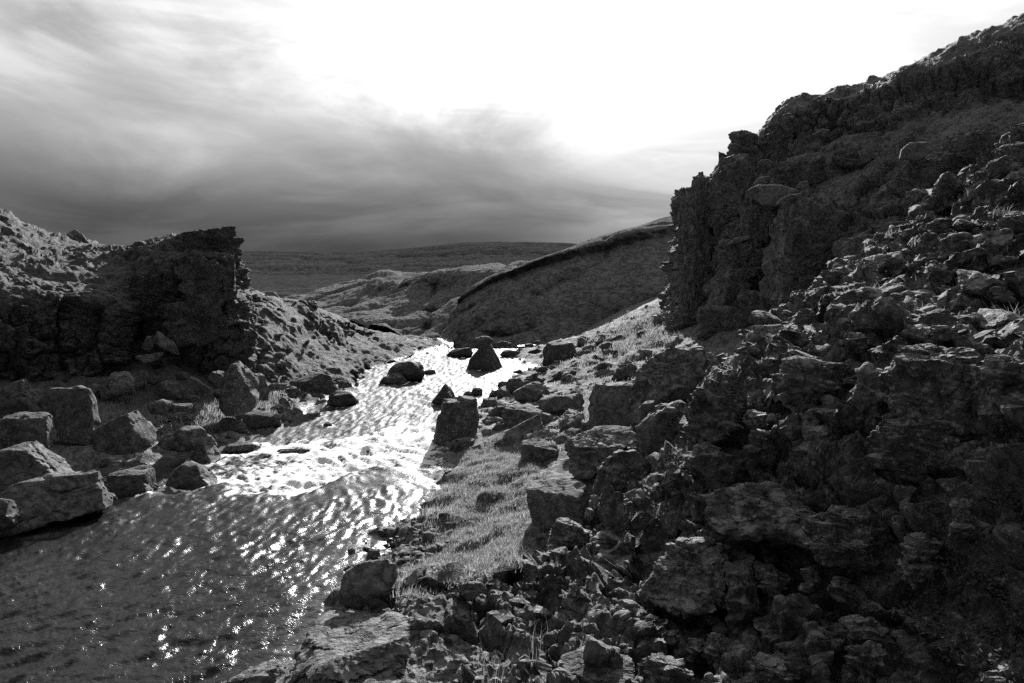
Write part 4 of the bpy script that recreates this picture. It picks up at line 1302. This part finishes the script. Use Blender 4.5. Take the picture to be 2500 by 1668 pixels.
# foreground by the water (reg 5)
S = lambda pts, label, **kw: rock('5', pts, label, mat=kw.pop('mat', ROCK), **kw)
S([(500, 790), (515, 720), (545, 670), (610, 635), (700, 610), (820, 610), (880, 650), (888, 715), (840, 775), (700, 810), (640, 880), (540, 865), (505, 830)], 'large smooth rounded boulder at the near water edge', depth=.8, p=6, cuts=[(0, .4, 1, .9)], rough=.08, crack=.02, sub=5, chips=0)
S([(995, 785), (1040, 690), (1150, 620), (1222, 640), (1160, 720), (1060, 805)], 'dark leaning boulder in the grass behind the smooth rounded one', mode=7.9, depth=.8, sub=5)
S([(668, 600), (690, 530), (760, 530), (775, 570), (720, 612)], 'dark angular stone above the smooth rounded boulder', depth=.9)
S([(500, 690), (540, 640), (580, 630), (540, 690)], 'small dark stone in the water behind the smooth rounded boulder', depth=.9)
S([(1200, 380), (1215, 345), (1250, 345), (1252, 380), (1225, 395)], 'round stone between pebbles and grass', depth=.9, p=6)
S([(1030, 275), (1055, 262), (1090, 268), (1080, 290), (1045, 290)], 'small flat stone in the shallows by the grass tuft', depth=.9, p=8)
S([(895, 690), (910, 650), (965, 645), (985, 670), (950, 705)], 'pale round cobble right of the smooth rounded boulder', depth=.9, p=6)
S([(1280, 810), (1310, 770), (1400, 745), (1480, 745), (1500, 790), (1420, 830), (1330, 870)], 'dark bulging rock at the lower edge of the grass', mode='embed', depth=.9, mat=ROCK_LICHEN, sub=5)
S([(185, 1380), (260, 1180), (320, 1040), (450, 925), (560, 885), (700, 870), (860, 920), (960, 1050), (930, 1250), (800, 1420), (500, 1500)], 'broad lichen-crusted bedrock hump at the bottom by the water', mode=5.15, depth=1.0, mat=ROCK, p=14, rough=.09, crack=.035, sub=6, step=.07,
  cuts=[(-.06, .90, .47, .34), (-.5, .75, .5, .62), (.1, .5, 1, .75)], sink=.05)
S([(-420, 1470), (-250, 1390), (-60, 1320), (60, 1300), (170, 1350), (220, 1480), (-100, 1560), (-420, 1560)], 'low rough rock at the bottom edge beside the bedrock hump', mode=5.3, depth=.9, mat=ROCK, step=.07, p=9, rough=.1, sub=5)
S([(1800, 520), (1830, 430), (1890, 415), (1925, 460), (1900, 510), (1840, 560)], 'upright stone at the upper edge of the near grass', mode='embed', depth=.9)

# outcrop and blocks on the near slope (reg 7, 8)
O = lambda pts, label, **kw: rock('7', pts, label, mat=kw.pop('mat', ROCK_LICHEN), mode=kw.pop('mode', 'embed'), step=kw.pop('step', .15), **kw)
O([(600, 490), (640, 400), (720, 290), (860, 220), (935, 330), (900, 420), (870, 470), (850, 630), (800, 690), (600, 620)], 'cracked slab forming the left nose of the outcrop', sub=6, depth=.8, p=34, rough=.06, crack=.04)
O([(580, 625), (700, 640), (820, 700), (925, 800), (880, 840), (700, 800), (590, 745)], 'overhung lower lip of the outcrop below the cracked slab', depth=.8, p=16)
O([(1655, 350), (1690, 220), (1720, 130), (1800, 95), (1900, 150), (2070, 140), (2120, 280), (2160, 420), (2100, 545), (1980, 565), (1700, 500)], 'largest rounded boulder of the outcrop with a sunlit brow', depth=.85, p=32, rough=.07, sub=6, cuts=[(-.1, .05, 1, .72), (-.1, 1, .5, .8)])
O([(2075, 160), (2200, 170), (2360, 225), (2480, 330), (2480, 600), (2330, 580), (2165, 480), (2110, 300)], 'dark boulder at the right edge beside the largest rounded boulder', depth=.8, p=32, sub=5)
O([(1565, 165), (1610, 120), (1690, 70), (1745, 110), (1700, 250), (1645, 292), (1590, 225)], 'sunlit wedge leaning on the largest rounded boulder', depth=.8, p=40)
O([(1440, 390), (1490, 270), (1560, 225), (1645, 290), (1660, 400), (1655, 485), (1500, 535), (1460, 480)], 'rounded block left of the largest rounded boulder', depth=.8, p=34)
O([(1550, 660), (1600, 560), (1720, 500), (1910, 480), (1990, 560), (1970, 690), (1900, 765), (1600, 770)], 'dark bulging boulder under the outcrop', depth=.8, p=30, sub=6)
O([(870, 195), (900, 110), (930, 40), (1100, 20), (1185, 40), (1100, 135), (950, 205)], 'pale-topped block with a steep left side at the scree edge', depth=.8, p=40, cuts=[(-.1, .1, 1, .7), (0, 1, .8, .5), (-.9, .2, .6, .75)])
O([(1040, 340), (1090, 240), (1210, 205), (1380, 210), (1430, 300), (1330, 350), (1150, 370)], 'mossy-topped rock in the hollow of the outcrop', depth=.8, p=30, rough=.1)
O([(880, 520), (920, 480), (1000, 490), (1010, 560), (930, 590)], 'small block wedged in the hollow of the outcrop', depth=.9)
O([(900, 680), (930, 590), (1010, 560), (1065, 620), (1000, 720), (930, 750)], 'upright stone under the outcrop hollow', depth=.9)
O([(1180, 650), (1210, 580), (1360, 540), (1380, 620), (1300, 690), (1200, 720)], 'pale-spotted stone in the middle of the outcrop hollow', depth=.9)
O([(700, 960), (790, 890), (870, 860), (1050, 840), (1180, 920), (1290, 1030), (1250, 1090), (1100, 1100), (880, 1115), (760, 1060)], 'broad flat ledge below the outcrop', depth=.9, p=30, sub=6, strata=.05, cuts=[(-.1, .8, 1, .6)])
O([(905, 940), (960, 900), (1060, 920), (1020, 965), (930, 965)], 'thin flat stone lying on the broad ledge', depth=.9, mode='embed')
O([(1330, 1080), (1360, 1010), (1450, 985), (1560, 1000), (1650, 1080), (1560, 1150), (1380, 1150)], 'humped rock below the broad ledge', depth=.9, p=24)
O([(310, 430), (420, 415), (450, 470), (400, 560), (320, 590), (300, 500)], 'smooth stone beside the huge sloping boulder', depth=.8, mat=ROCK)
O([(600, 250), (680, 165), (730, 165), (770, 220), (700, 290), (640, 300)], 'pointed stone at the foot of the cliff blocks', mode=13.0, depth=.8, mat=ROCK)

K = lambda pts, label, **kw: rock('8', pts, label, mat=ROCK_LICHEN, mode=kw.pop('mode', 'embed'), step=kw.pop('step', .12), **kw)
K([(520, 555), (620, 440), (690, 320), (880, 330), (915, 420), (910, 565), (700, 640), (560, 605)], 'large spotted block at the left of the deep vertical crack', depth=.8, p=40, sub=6, cuts=[(-.2, .55, 1, .55), (0, 1, .4, .85)])
K([(1275, 385), (1310, 270), (1450, 190), (1560, 180), (1680, 300), (1705, 400), (1500, 415), (1320, 420)], 'arched overhanging rock in the dark near slope', depth=.9, p=30, sub=6, rough=.08)
K([(920, 440), (960, 410), (1035, 410), (1085, 600), (1035, 760), (950, 720)], 'column of rock right of the deep vertical crack', depth=.9, p=30, sub=5)
K([(1060, 470), (1150, 440), (1210, 500), (1200, 600), (1110, 570)], 'small block on the column beside the deep crack', depth=.9, sub=5)
K([(1290, 560), (1310, 480), (1380, 465), (1400, 530), (1350, 580)], 'pale-crusted stone under the arched rock', depth=.9)
K([(1420, 570), (1440, 510), (1500, 505), (1520, 570), (1470, 610)], 'light lichen stone in the shade under the arched rock', depth=.9)
K([(1500, 760), (1540, 700), (1640, 690), (1690, 740), (1650, 810), (1530, 820)], 'rounded rock low on the dark near slope', depth=.9, sub=5)
K([(1500, 930), (1520, 860), (1640, 830), (1710, 900), (1640, 950)], 'flat rock low on the dark near slope', depth=.9, sub=5)
K([(1040, 960), (1080, 890), (1200, 880), (1270, 950), (1240, 1060), (1060, 1060)], 'pale-spotted rock at the bottom of the deep crack', depth=.9, sub=5)
K([(500, 930), (600, 880), (720, 880), (770, 940), (700, 1060), (520, 1060)], 'low block at the bottom edge left of the deep crack', depth=.9, sub=5)
K([(815, 800), (850, 775), (910, 780), (915, 890), (850, 920), (820, 870)], 'small upright cube by the foot of the deep crack', depth=.9)
K([(710, 850), (740, 810), (800, 805), (810, 860), (760, 900)], 'small faceted stone left of the upright cube', depth=.9)
K([(585, 800), (610, 760), (680, 760), (690, 820), (640, 870)], 'dark stone under the large spotted block', depth=.9)
K([(490, 760), (520, 710), (600, 690), (590, 770), (530, 850)], 'upright stone below the large spotted block', depth=.9)
K([(1770, 480), (1800, 340), (1860, 280), (1915, 320), (1900, 450), (1840, 510)], 'standing stone among the dark leaves', depth=.9, sub=5)
K([(2000, 200), (2030, 120), (2080, 110), (2085, 200), (2140, 220), (2130, 300), (2020, 290)], 'notched stone among the dark leaves near the right edge', depth=.9, sub=5)
K([(110, 1060), (130, 930), (170, 840), (250, 835), (480, 870), (500, 960), (480, 1060)], 'flat-topped pale block at the bottom edge with a shadow across it', depth=.9, p=50, sub=5, cuts=[(-.1, 1, .9, .45), (-.3, .2, 1, .8)])
K([(90, 290), (130, 225), (230, 250), (290, 320), (180, 350), (60, 370)], 'sunlit wedge stone right of the near grass', depth=.9, p=40, sub=5)

build_river()

# scree rocks (reg 9, A)
for reg, pts, label in (
    ('9', [(955, 1045), (985, 880), (1070, 860), (1160, 920), (1240, 1000), (1130, 1065), (1010, 1065)], 'sharp triangular rock with a pale left face in the scree'),
    ('9', [(470, 940), (500, 880), (590, 865), (645, 890), (620, 950), (540, 995)], 'dark rounded rock at the left end of the scree'),
    ('9', [(750, 900), (800, 800), (920, 700), (1180, 660), (1275, 720), (1270, 800), (1120, 830), (960, 850), (900, 895)], 'biggest dark slab in the scree below the leafy ledge'),
    ('9', [(700, 560), (720, 535), (880, 515), (1005, 560), (990, 640), (840, 690), (760, 640)], 'rounded block on the scree skyline by the dark cliff'),
    ('9', [(555, 765), (720, 650), (775, 690), (700, 770), (600, 805)], 'tilted bar of rock on the scree skyline'),
    ('9', [(1410, 865), (1480, 750), (1540, 715), (1620, 770), (1705, 800), (1640, 840), (1450, 875)], 'peaked grey rock in the middle of the scree'),
    ('9', [(1435, 980), (1500, 900), (1640, 840), (1720, 860), (1775, 960), (1700, 1000), (1560, 1055)], 'pitted rock with a dark hole in the scree'),
    ('9', [(1565, 1045), (1600, 990), (1740, 990), (1800, 1080), (1720, 1105), (1580, 1105)], 'flat rock under the pitted rock in the scree'),
    ('9', [(1580, 580), (1640, 460), (1690, 470), (1770, 560), (1740, 610), (1680, 635)], 'pale peaked rock high in the scree'),
    ('9', [(1665, 655), (1720, 650), (1815, 760), (1790, 805), (1700, 765)], 'small slanted rock below the pale peaked rock'),
    ('9', [(1690, 300), (1740, 240), (1850, 220), (2000, 290), (1900, 340), (1750, 390), (1690, 445)], 'big dark block at the top of the scree'),
    ('9', [(1460, 330), (1540, 220), (1610, 230), (1660, 270), (1600, 330), (1540, 385), (1500, 385)], 'pale wedge left of the big dark block in the scree'),
    ('9', [(1550, 185), (1620, 110), (1700, 120), (1775, 170), (1640, 225)], 'flat-topped rock above the pale wedge in the scree'),
    ('9', [(1700, 485), (1800, 400), (1960, 350), (2100, 390), (1900, 430), (1830, 500), (1760, 525)], 'long slab sloping across the upper scree'),
    ('9', [(1870, 715), (1960, 640), (2060, 600), (2070, 640), (1950, 720), (1880, 745)], 'narrow tilted bar in the right part of the scree'),
    ('9', [(2090, 705), (2130, 655), (2260, 730), (2240, 785), (2150, 755)], 'dark faceted rock in the right part of the scree'),
    ('9', [(840, 520), (850, 330), (950, 270), (1120, 160), (1200, 140), (1260, 220), (1380, 250), (1280, 340), (1010, 390), (960, 510)], 'ribbed sunlit ledge on the scree skyline'),
    ('9', [(2145, 285), (2160, 140), (2250, 40), (2360, 20), (2450, 150), (2360, 270), (2250, 315)], 'black boulder at the right edge above the scree'),
    ('9', [(785, 960), (800, 900), (900, 885), (985, 900), (970, 955), (880, 1005)], 'rounded rock left of the sharp triangular rock'),
    ('9', [(865, 1135), (900, 1060), (1000, 1040), (1075, 1080), (1060, 1165), (1000, 1205), (930, 1185)], 'pitted rock below the sharp triangular rock'),
    ('9', [(605, 1125), (640, 1040), (740, 1020), (775, 1060), (740, 1115), (650, 1145)], 'rough rock below the left end of the scree'),
    ('A', [(1745, 1290), (1800, 1140), (1860, 1095), (1920, 1130), (1942, 1180), (1900, 1230), (1865, 1310)], 'upright pale-sided rock on the scree skyline'),
    ('A', [(2100, 1105), (2130, 1030), (2230, 990), (2305, 1040), (2280, 1085), (2180, 1115)], 'blocky dark rock above the upright one on the scree'),
    ('A', [(2180, 990), (2190, 940), (2250, 915), (2350, 900), (2420, 960), (2340, 1010), (2230, 1010)], 'rough rock at the right edge high on the scree'),
    ('A', [(2260, 850), (2290, 800), (2400, 770), (2420, 880), (2300, 900)], 'topmost rock of the scree at the right edge'),
):
    rock(reg, pts, label, 'embed', ROCK_LICHEN, 'scree_rock', depth=.85, p=48, step=.10)


# ------------------------------------------------------------------ loose stones
def free_rock_mesh(name, sub, seed, flat=0.65, p=34.0, rough=0.06):
    rnd = np.random.default_rng(seed)
    D, Fa = ICO[sub]
    acc = 0
    for _ in range(9):
        n = rnd.normal(size=3)
        n /= np.linalg.norm(n)
        tt = np.maximum(D @ n, 0) / rnd.uniform(0.42, 0.85)
        acc = np.maximum(acc, tt) if p > 12 else acc + tt ** p
    r = 1 / np.maximum(acc, 1 / 1.05) if p > 12 else (acc + (1 / 1.05) ** p) ** (-1 / p)
    V = D * r[:, None]
    V = V * (1 + fbm(V * 2.2 + seed, 4, 0.55, seed=seed) * rough)[:, None]
    if p > 12:
        V = V * (1 + (ledges(V + seed, 0.42, seed + 61, wob=1.0) - .25) * 0.22 + facets(V * 2.4 + seed, seed + 63)[0] * 0.07)[:, None]
    V = V * [1.0, rnd.uniform(.6, .95), flat * rnd.uniform(.75, 1.2)]
    return mesh_from(name, V / np.abs(V).max(), Fa, sharp=26 if p > 12 else None), V / np.abs(V).max(), Fa


def hull_rock(name, seed, flat=0.6, n=15):
    import bmesh
    rnd = np.random.default_rng(seed)
    bm = bmesh.new()
    for p_ in rnd.normal(size=(n, 3)):
        p_ = p_ / np.linalg.norm(p_) * rnd.uniform(.75, 1)
        bm.verts.new((p_[0], p_[1] * .8, p_[2] * flat))
    r_ = bmesh.ops.convex_hull(bm, input=bm.verts)
    bmesh.ops.delete(bm, geom=[e for e in r_['geom_interior'] if isinstance(e, bmesh.types.BMVert)], context='VERTS')
    bmesh.ops.triangulate(bm, faces=bm.faces[:])
    bm.verts.index_update()
    V = np.array([v.co[:] for v in bm.verts], float)
    Fa = np.array([[v.index for v in f.verts] for f in bm.faces], np.int32)
    bm.free()
    return None, V / np.abs(V).max(), Fa


def rotmat(rx, ry, rz):
    from mathutils import Euler
    return np.array(Euler((rx, ry, rz)).to_matrix())


def in_poly(u, v, poly):
    ins = np.zeros(len(u), bool)
    n = len(poly)
    for i in range(n):
        x1, y1 = poly[i]
        x2, y2 = poly[(i + 1) % n]
        c = ((y1 > v) != (y2 > v)) & (u < (x2 - x1) * (v - y1) / (y2 - y1 + 1e-9) + x1)
        ins ^= c
    return ins


def sheet_z(x, y):
    """height of the finished ground sheet near (x, y): the sheet is a polar grid, so the cell is found directly"""
    if 'r' not in GSHEET:
        V = GSHEET['v']
        nc = GSHEET['nc']
        GSHEET['z'] = V[:, 2].reshape(-1, nc)
        GSHEET['r'] = GSHEET['R']
    r = np.hypot(x, y)
    th = np.arctan2(x, y)
    i = np.clip(np.searchsorted(GSHEET['r'], r), 1, len(GSHEET['r']) - 1)
    j = np.clip(np.searchsorted(GSHEET['T'], th), 1, len(GSHEET['T']) - 1)
    Z = GSHEET['z']
    return np.minimum(np.minimum(Z[i, j], Z[i - 1, j]), np.minimum(Z[i, j - 1], Z[i - 1, j - 1]))


def spots(poly_d, n, xr, yr, seed, rag=1.0):
    """n random places on the ground inside the area seen through the outline (display px)"""
    poly = px('D', poly_d)
    rnd = np.random.default_rng(seed)
    out = []
    got = 0
    for _ in range(30):
        x = rnd.uniform(*xr, size=8000)
        y = rnd.uniform(*yr, size=8000)
        z = sheet_z(x, y)
        P = np.stack([x, y, z], 1)
        u, v, zc = project(P)
        jig = fbm(P * [2.2, 2.2, 0], 3, 0.6, seed=77)
        jig2 = fbm(P * [2.2, 2.2, 0] + 9, 3, 0.6, seed=78)
        ok = in_poly(u + jig * 55 * rag, v + jig2 * 40 * rag, poly) & (z > wl(x, y) - 0.05)
        out.append(P[ok])
        got += ok.sum()
        if got >= n:
            break
    return np.concatenate(out)[:n]


PROTO = [free_rock_mesh('scree_rock', 4, 300 + i, 0.62, p=46.0, rough=.05) for i in range(12)]
PEB = [free_rock_mesh('cobble', 3, 400 + i, 0.6, p=5.0, rough=.05) for i in range(6)]
TINY = [hull_rock('tiny', 500 + i, .55, 13 + i % 5) for i in range(14)]


def place(protos, P, sizes, mat, name, label, cat, group, seed, sunk=0.25, tilt=0.5,
          zones=(', near end', ', middle stretch', ', far end')):
    rnd = np.random.default_rng(seed)
    cuts_ = np.quantile(P[:, 1], [.33, .67])
    sizes_ = np.quantile(sizes, [.4, .8])
    for (x, y, z), s in zip(P, sizes):
        me = protos[rnd.integers(len(protos))][0]
        o = link(name, me, mat, None, (x, y, z + s * (0.35 - sunk)))
        o.rotation_euler = (rnd.uniform(-tilt, tilt), rnd.uniform(-tilt, tilt), rnd.uniform(0, 6.28))
        o.scale = (s, s, s)
        k = int(np.searchsorted(cuts_, y))
        w = int(np.searchsorted(sizes_, s))
        tag(o, ('small ', 'middling ', 'large ')[w] + label + zones[k], cat, group)


def heap(P, sizes, mat, name, label, seed, protos=TINY, sunk=0.2):
    rnd = np.random.default_rng(seed)
    Vs, Fs, k = [], [], 0
    for (x, y, z), s in zip(P, sizes):
        _, V, Fa = protos[rnd.integers(len(protos))]
        R = rotmat(rnd.uniform(-.6, .6), rnd.uniform(-.6, .6), rnd.uniform(0, 6.28))
        Vs.append((V * s) @ R.T + [x, y, z + s * (0.3 - sunk)])
        Fs.append(Fa + k)
        k += len(V)
    me = mesh_from(name, np.concatenate(Vs), np.concatenate(Fs), smooth=protos is not TINY)
    tag(link(name, me, mat), label, kind='stuff')


_r = np.random.default_rng(99)
SCREE = [(1700, 800), (1850, 650), (1960, 580), (2170, 410), (2350, 290), (2350, 800), (2100, 790), (1950, 830), (1800, 850)]
p1 = spots(SCREE, 230, (2, 12), (5, 15), 1)
place(PROTO, p1, .10 + .26 * _r.uniform(0, 1, len(p1)) ** 1.6, ROCK_LICHEN, 'scree_rock', 'loose angular grey rock lying in the scree below the steep slope', 'rock', 'loose rocks of the scree', 1, zones=(', low down', ', halfway up', ', high up'))
p2 = spots([(1300, 1160), (1500, 1000), (1620, 900), (1700, 800), (2350, 780), (2350, 1568), (750, 1568), (900, 1420), (1200, 1330)], 320, (-2, 6), (1.2, 12), 2)
heap(p2, .018 + .10 * _r.uniform(0, 1, len(p2)) ** 3 * np.clip(p2[:, 1] / 5, .5, 1.4), ROCK_LICHEN, 'rubble', 'small broken rubble strewn over the near stony slope', 2)
p3 = spots(SCREE, 1400, (2, 12), (5, 15), 3)
heap(p3, .03 + .10 * _r.uniform(0, 1, len(p3)) ** 2, ROCK_LICHEN, 'rubble', 'small rubble filling the gaps between the scree rocks', 3)
PEBB = [(800, 1290), (850, 1240), (930, 1200), (1000, 1180), (1040, 1200), (1010, 1260), (980, 1320), (930, 1340), (870, 1310), (820, 1330)]
p4 = spots(PEBB, 110, (-3, 0), (6, 12), 4)
place(PEB, p4, .035 + .085 * _r.uniform(0, 1, len(p4)) ** 1.5, ROCK_SMOOTH, 'cobble', 'dark wet cobble on the small beach beside the near grass', 'stone', 'cobbles on the small beach', 4)
p5 = spots(PEBB, 900, (-3, 0), (6, 12), 5)
heap(p5, _r.uniform(.015, .05, len(p5)), ROCK_SMOOTH, 'pebbles', 'pebbles between the cobbles of the small beach', 5)
FIELD = [(1100, 900), (1260, 840), (1280, 790), (1420, 770), (1530, 800), (1480, 880), (1400, 960), (1280, 1040), (1160, 1000), (1060, 1010), (1100, 940)]
p6 = spots(FIELD, 130, (-2, 7), (10, 34), 6)
place(PROTO, p6, _r.uniform(.10, .42, len(p6)), ROCK, 'field_stone', 'grey stone lying among the larger boulders of the right bank', 'stone', 'stones between the right bank boulders', 6)
FARB = [(720, 900), (650, 960), (560, 960), (600, 900), (700, 870), (790, 850), (840, 810), (930, 785), (1010, 785), (960, 800), (860, 830), (800, 880)]
p7 = spots(FARB, 110, (-9, -2), (15, 40), 7)
place(PROTO, p7, _r.uniform(.10, .36, len(p7)), ROCK, 'shore_stone', 'dark stone on the far left shore below the mossy slope', 'stone', 'stones along the far left shore', 7)
LBANK = [(230, 990), (380, 920), (300, 880), (600, 870), (660, 930), (560, 1000), (380, 1040), (250, 1040)]
p8 = spots(LBANK, 60, (-11, -4), (12, 20), 8)
place(PROTO, p8, _r.uniform(.08, .30, len(p8)), ROCK, 'bank_stone', 'grey stone lying among the boulders of the left bank', 'stone', 'stones between the left bank boulders', 8)


# ------------------------------------------------------------------ grass and leaves
def blades(name, P, N_per, hgt, width, spread, mat, label, seed, lean=0.5, jitter=0.05, wind=(0.25, 0.1)):
    """bent three-segment blades rooted around the points P"""
    rnd = np.random.default_rng(seed)
    R = np.repeat(P, N_per, axis=0)
    n = len(R)
    R = R + np.c_[rnd.normal(0, jitter, (n, 2)), np.full(n, -0.01)]
    h = hgt * rnd.uniform(.45, 1.15, n) * np.repeat(rnd.uniform(.6, 1.25, len(P)), N_per)
    a = rnd.uniform(0, 2 * np.pi, n)
    dirv = np.c_[np.cos(a) * spread + wind[0], np.sin(a) * spread + wind[1], np.zeros(n)]
    side = np.c_[-np.sin(a), np.cos(a), np.zeros(n)] * (width * rnd.uniform(.6, 1.3, n))[:, None]
    up = np.array([0, 0, 1.0])
    L_ = lean * rnd.uniform(.4, 1.4, n)
    p0 = R
    p1 = R + up * (h * .6)[:, None] + dirv * (h * .28 * L_)[:, None]
    p2 = R + up * (h * .98)[:, None] + dirv * (h * .95 * L_)[:, None]
    V = np.stack([p0 - side, p0 + side, p1 - side * .8, p1 + side * .8, p2], 1).reshape(-1, 3)
    b = (np.arange(n) * 5)[:, None]
    T = np.concatenate([b + [0, 1, 3], b + [0, 3, 2], b + [2, 3, 4]], 0)
    me = mesh_from(name, V, T)
    tag(link(name, me, mat), label, kind='stuff')


GB = [(1000, 1190), (1030, 1090), (1060, 1030), (1150, 990), (1240, 1010), (1260, 1070), (1215, 1110), (1220, 1230), (1240, 1290), (1130, 1340), (960, 1370), (900, 1380), (960, 1320), (1000, 1250)]
g1 = spots(GB, 10000, (-3, 2), (5, 16), 21)
g1[:, 2] += 0.01
blades('grass', g1, 8, .055, .003, 1.0, GRASS, 'thick pale grass covering the near bank', 31, jitter=.05, lean=.9)
g7 = spots(GB, 170, (-3, 2), (5, 16), 27)
blades('grass', g7, 40, .11, .0035, 1.0, GRASS, 'taller tufts standing out of the near bank grass', 41, jitter=.055, lean=.8)
g2 = spots([(1260, 1070), (1300, 900), (1280, 840), (1400, 770), (1560, 690), (1560, 780), (1480, 870), (1420, 930), (1330, 1000)], 4200, (-1, 14), (9, 42), 22)
blades('grass', g2, 6, .09, .008, .7, GRASS, 'short grass between the boulders and on the sunlit slope of the right bank', 32, jitter=.12)
g8 = spots([(1340, 790), (1420, 765), (1500, 725), (1570, 690), (1570, 790), (1450, 800)], 4200, (3, 14), (24, 42), 26)
blades('grass', g8, 5, .16, .012, .9, GRASS, 'sunlit grass on the slope at the foot of the right cliff', 42, jitter=.15, lean=.8)
g3 = spots([(220, 960), (260, 920), (340, 905), (460, 930), (620, 890), (660, 940), (520, 970), (330, 980), (240, 1000)], 2200, (-11, -4), (12, 21), 23)
blades('grass', g3, 6, .17, .007, .7, GRASS, 'grass tufts between the boulders of the left bank', 33, jitter=.09)
g4 = spots([(1100, 1568), (1130, 1480), (1250, 1440), (1300, 1500), (1310, 1568)], 12, (-1, 1), (3, 6), 24)
blades('grass', g4, 6, .22, .0010, 1.0, GRASS, 'long thin grass stalks at the bottom edge', 34, lean=.7, jitter=.04)
g5 = spots([(970, 1200), (1000, 1140), (1040, 1150), (1050, 1210), (1000, 1230)], 34, (-3, 1), (6, 14), 25)
blades('grass', g5, 18, .15, .004, 1.0, GRASS, 'tall dark tuft of grass leaning over the water', 35, jitter=.07)
g6 = spots([(1740, 790), (1850, 660), (1960, 590), (2170, 420), (2350, 300), (2350, 760), (2000, 760)], 46, (2, 12), (5, 15), 26)
blades('grass', g6, 26, .20, .004, .9, GRASS, 'small grass tufts growing in the scree', 36, lean=.8, jitter=.07)


def leaves(name, P, n_per, size, mat, label, seed, jitter=.06, hgt=.08):
    rnd = np.random.default_rng(seed)
    R = np.repeat(P, n_per, axis=0)
    n = len(R)
    R = R + np.c_[rnd.normal(0, jitter, (n, 2)), rnd.uniform(0, hgt, n)]
    a = rnd.uniform(0, 2 * np.pi, n)
    t = rnd.uniform(.1, 1.1, n)
    dv = np.c_[np.cos(a) * np.cos(t), np.sin(a) * np.cos(t), np.sin(t)]
    sd = np.c_[-np.sin(a), np.cos(a), rnd.uniform(-.3, .3, n)]
    s = (size * rnd.uniform(.5, 1.3, n))[:, None]
    p = [R, R + dv * s * .45 + sd * s * .24, R + dv * s, R + dv * s * .45 - sd * s * .24, R + dv * s * .5 - np.array([0, 0, .06]) * s]
    V = np.stack(p, 1).reshape(-1, 3)
    b = (np.arange(n) * 5)[:, None]
    T = np.concatenate([b + [0, 1, 4], b + [1, 2, 4], b + [2, 3, 4], b + [3, 0, 4]], 0)
    me = mesh_from(name, V, T)
    tag(link(name, me, mat), label, kind='stuff')


v1 = spots([(2000, 1250), (2100, 1150), (2350, 1100), (2350, 1568), (2150, 1568), (2080, 1400), (2000, 1330)], 300, (0.6, 4), (1.2, 5), 27)
leaves('undergrowth', v1, 14, .030, LEAF, 'dark small-leaved plants covering the bottom right slope', 37, jitter=.05, hgt=.07)
v2 = spots([(1420, 1260), (1480, 1180), (1560, 1050), (1590, 1080), (1500, 1230)], 60, (0, 4), (4, 9), 28)
leaves('undergrowth', v2, 18, .035, LEAF, 'pale leafy weeds in the gully left of the outcrop', 38)
v3 = spots([(1880, 660), (2000, 620), (2080, 630), (1980, 680)], 26, (2, 9), (6, 13), 29)
leaves('undergrowth', v3, 26, .05, LEAF, 'pale leafy plants on the ledge in the scree', 39, jitter=.10)
v4 = spots([(2180, 600), (2250, 480), (2350, 450), (2350, 520), (2240, 620)], 40, (4, 12), (6, 14), 30)
leaves('undergrowth', v4, 24, .05, LEAF, 'pale leafy plants beside the black boulder in the scree', 40, jitter=.10)


def sheet_spots(which, reg, pts, n, seed):
    """random places on a cliff sheet inside an outline"""
    V = [v for nm, v, _ in SHEETS if nm == 'cliff_face'][which]
    u, v, zc = project(V)
    k = np.nonzero(in_poly(u, v, px(reg, pts)))[0]
    rnd = np.random.default_rng(seed)
    if len(k) == 0:
        return np.zeros((0, 3))
    q = V[rnd.choice(k, n)]
    d = q - np.array([0, 0, CAMZ])
    return q - d / np.linalg.norm(d, axis=1, keepdims=True) * 0.12


LEAF_PALE = leaf_material('pale_leaves', 0.26, 0.55)
_n = 0
for pts, cnt, label in (
    ([(1380, 860), (1440, 760), (1560, 700), (1700, 690), (1560, 740), (1460, 830), (1400, 900)], 26, 'pale leafy plants in a curved band on the steep slope of the right cliff'),
    ([(1400, 1130), (1420, 1050), (1490, 1010), (1540, 1040), (1450, 1120)], 20, 'pale leafy plants below the big moss cushions of the right cliff'),
    ([(1250, 1060), (1350, 980), (1480, 940), (1500, 980), (1350, 1050)], 18, 'pale low plants left of the moss cushions of the right cliff'),
    ([(1560, 930), (1590, 840), (1650, 830), (1780, 760), (1700, 830), (1600, 930)], 22, 'pale plants above the moss cushions of the right cliff'),
    ([(1850, 720), (1920, 640), (2060, 610), (2040, 660), (1920, 720)], 20, 'pale plants on a ledge high on the right cliff slope'),
    ([(2150, 330), (2230, 280), (2340, 300), (2340, 350), (2200, 370)], 18, 'pale plants near the right cliff crest at the picture edge'),
    ([(2210, 510), (2300, 480), (2345, 500), (2345, 600), (2250, 590)], 24, 'dense pale plants at the right picture edge above the scree'),
    ([(1660, 440), (1740, 400), (1800, 420), (1700, 460)], 12, 'small pale plants just below the skyline of the right cliff'),
):
    P_ = sheet_spots(1, 'A', pts, cnt, 70 + _n)
    if len(P_):
        leaves('undergrowth', P_, 40, .085, LEAF_PALE, label, 80 + _n, jitter=.13, hgt=.16)
    _n += 1


# stones lying in the moss of the slope beyond the left cliff
_V = [v for nm, v, _ in SHEETS if nm == 'mossy_slope'][0]
_u, _v, _z = project(_V)
_k = np.nonzero((_z < 33) & (_u > 590) & (_u < 900) & (_V[:, 2] > 0.2))[0]
_rr = np.random.default_rng(5)
_q = _V[_rr.choice(_k, 46)]
place(PROTO, _q, .08 + .24 * _rr.uniform(0, 1, len(_q)) ** 2, CLIFF_DARK, 'slope_stone', 'dark stone half sunk in the pale mossy slope beyond the left cliff', 'stone', 'stones in the mossy slope', 12, sunk=.3, zones=('', '', ''))
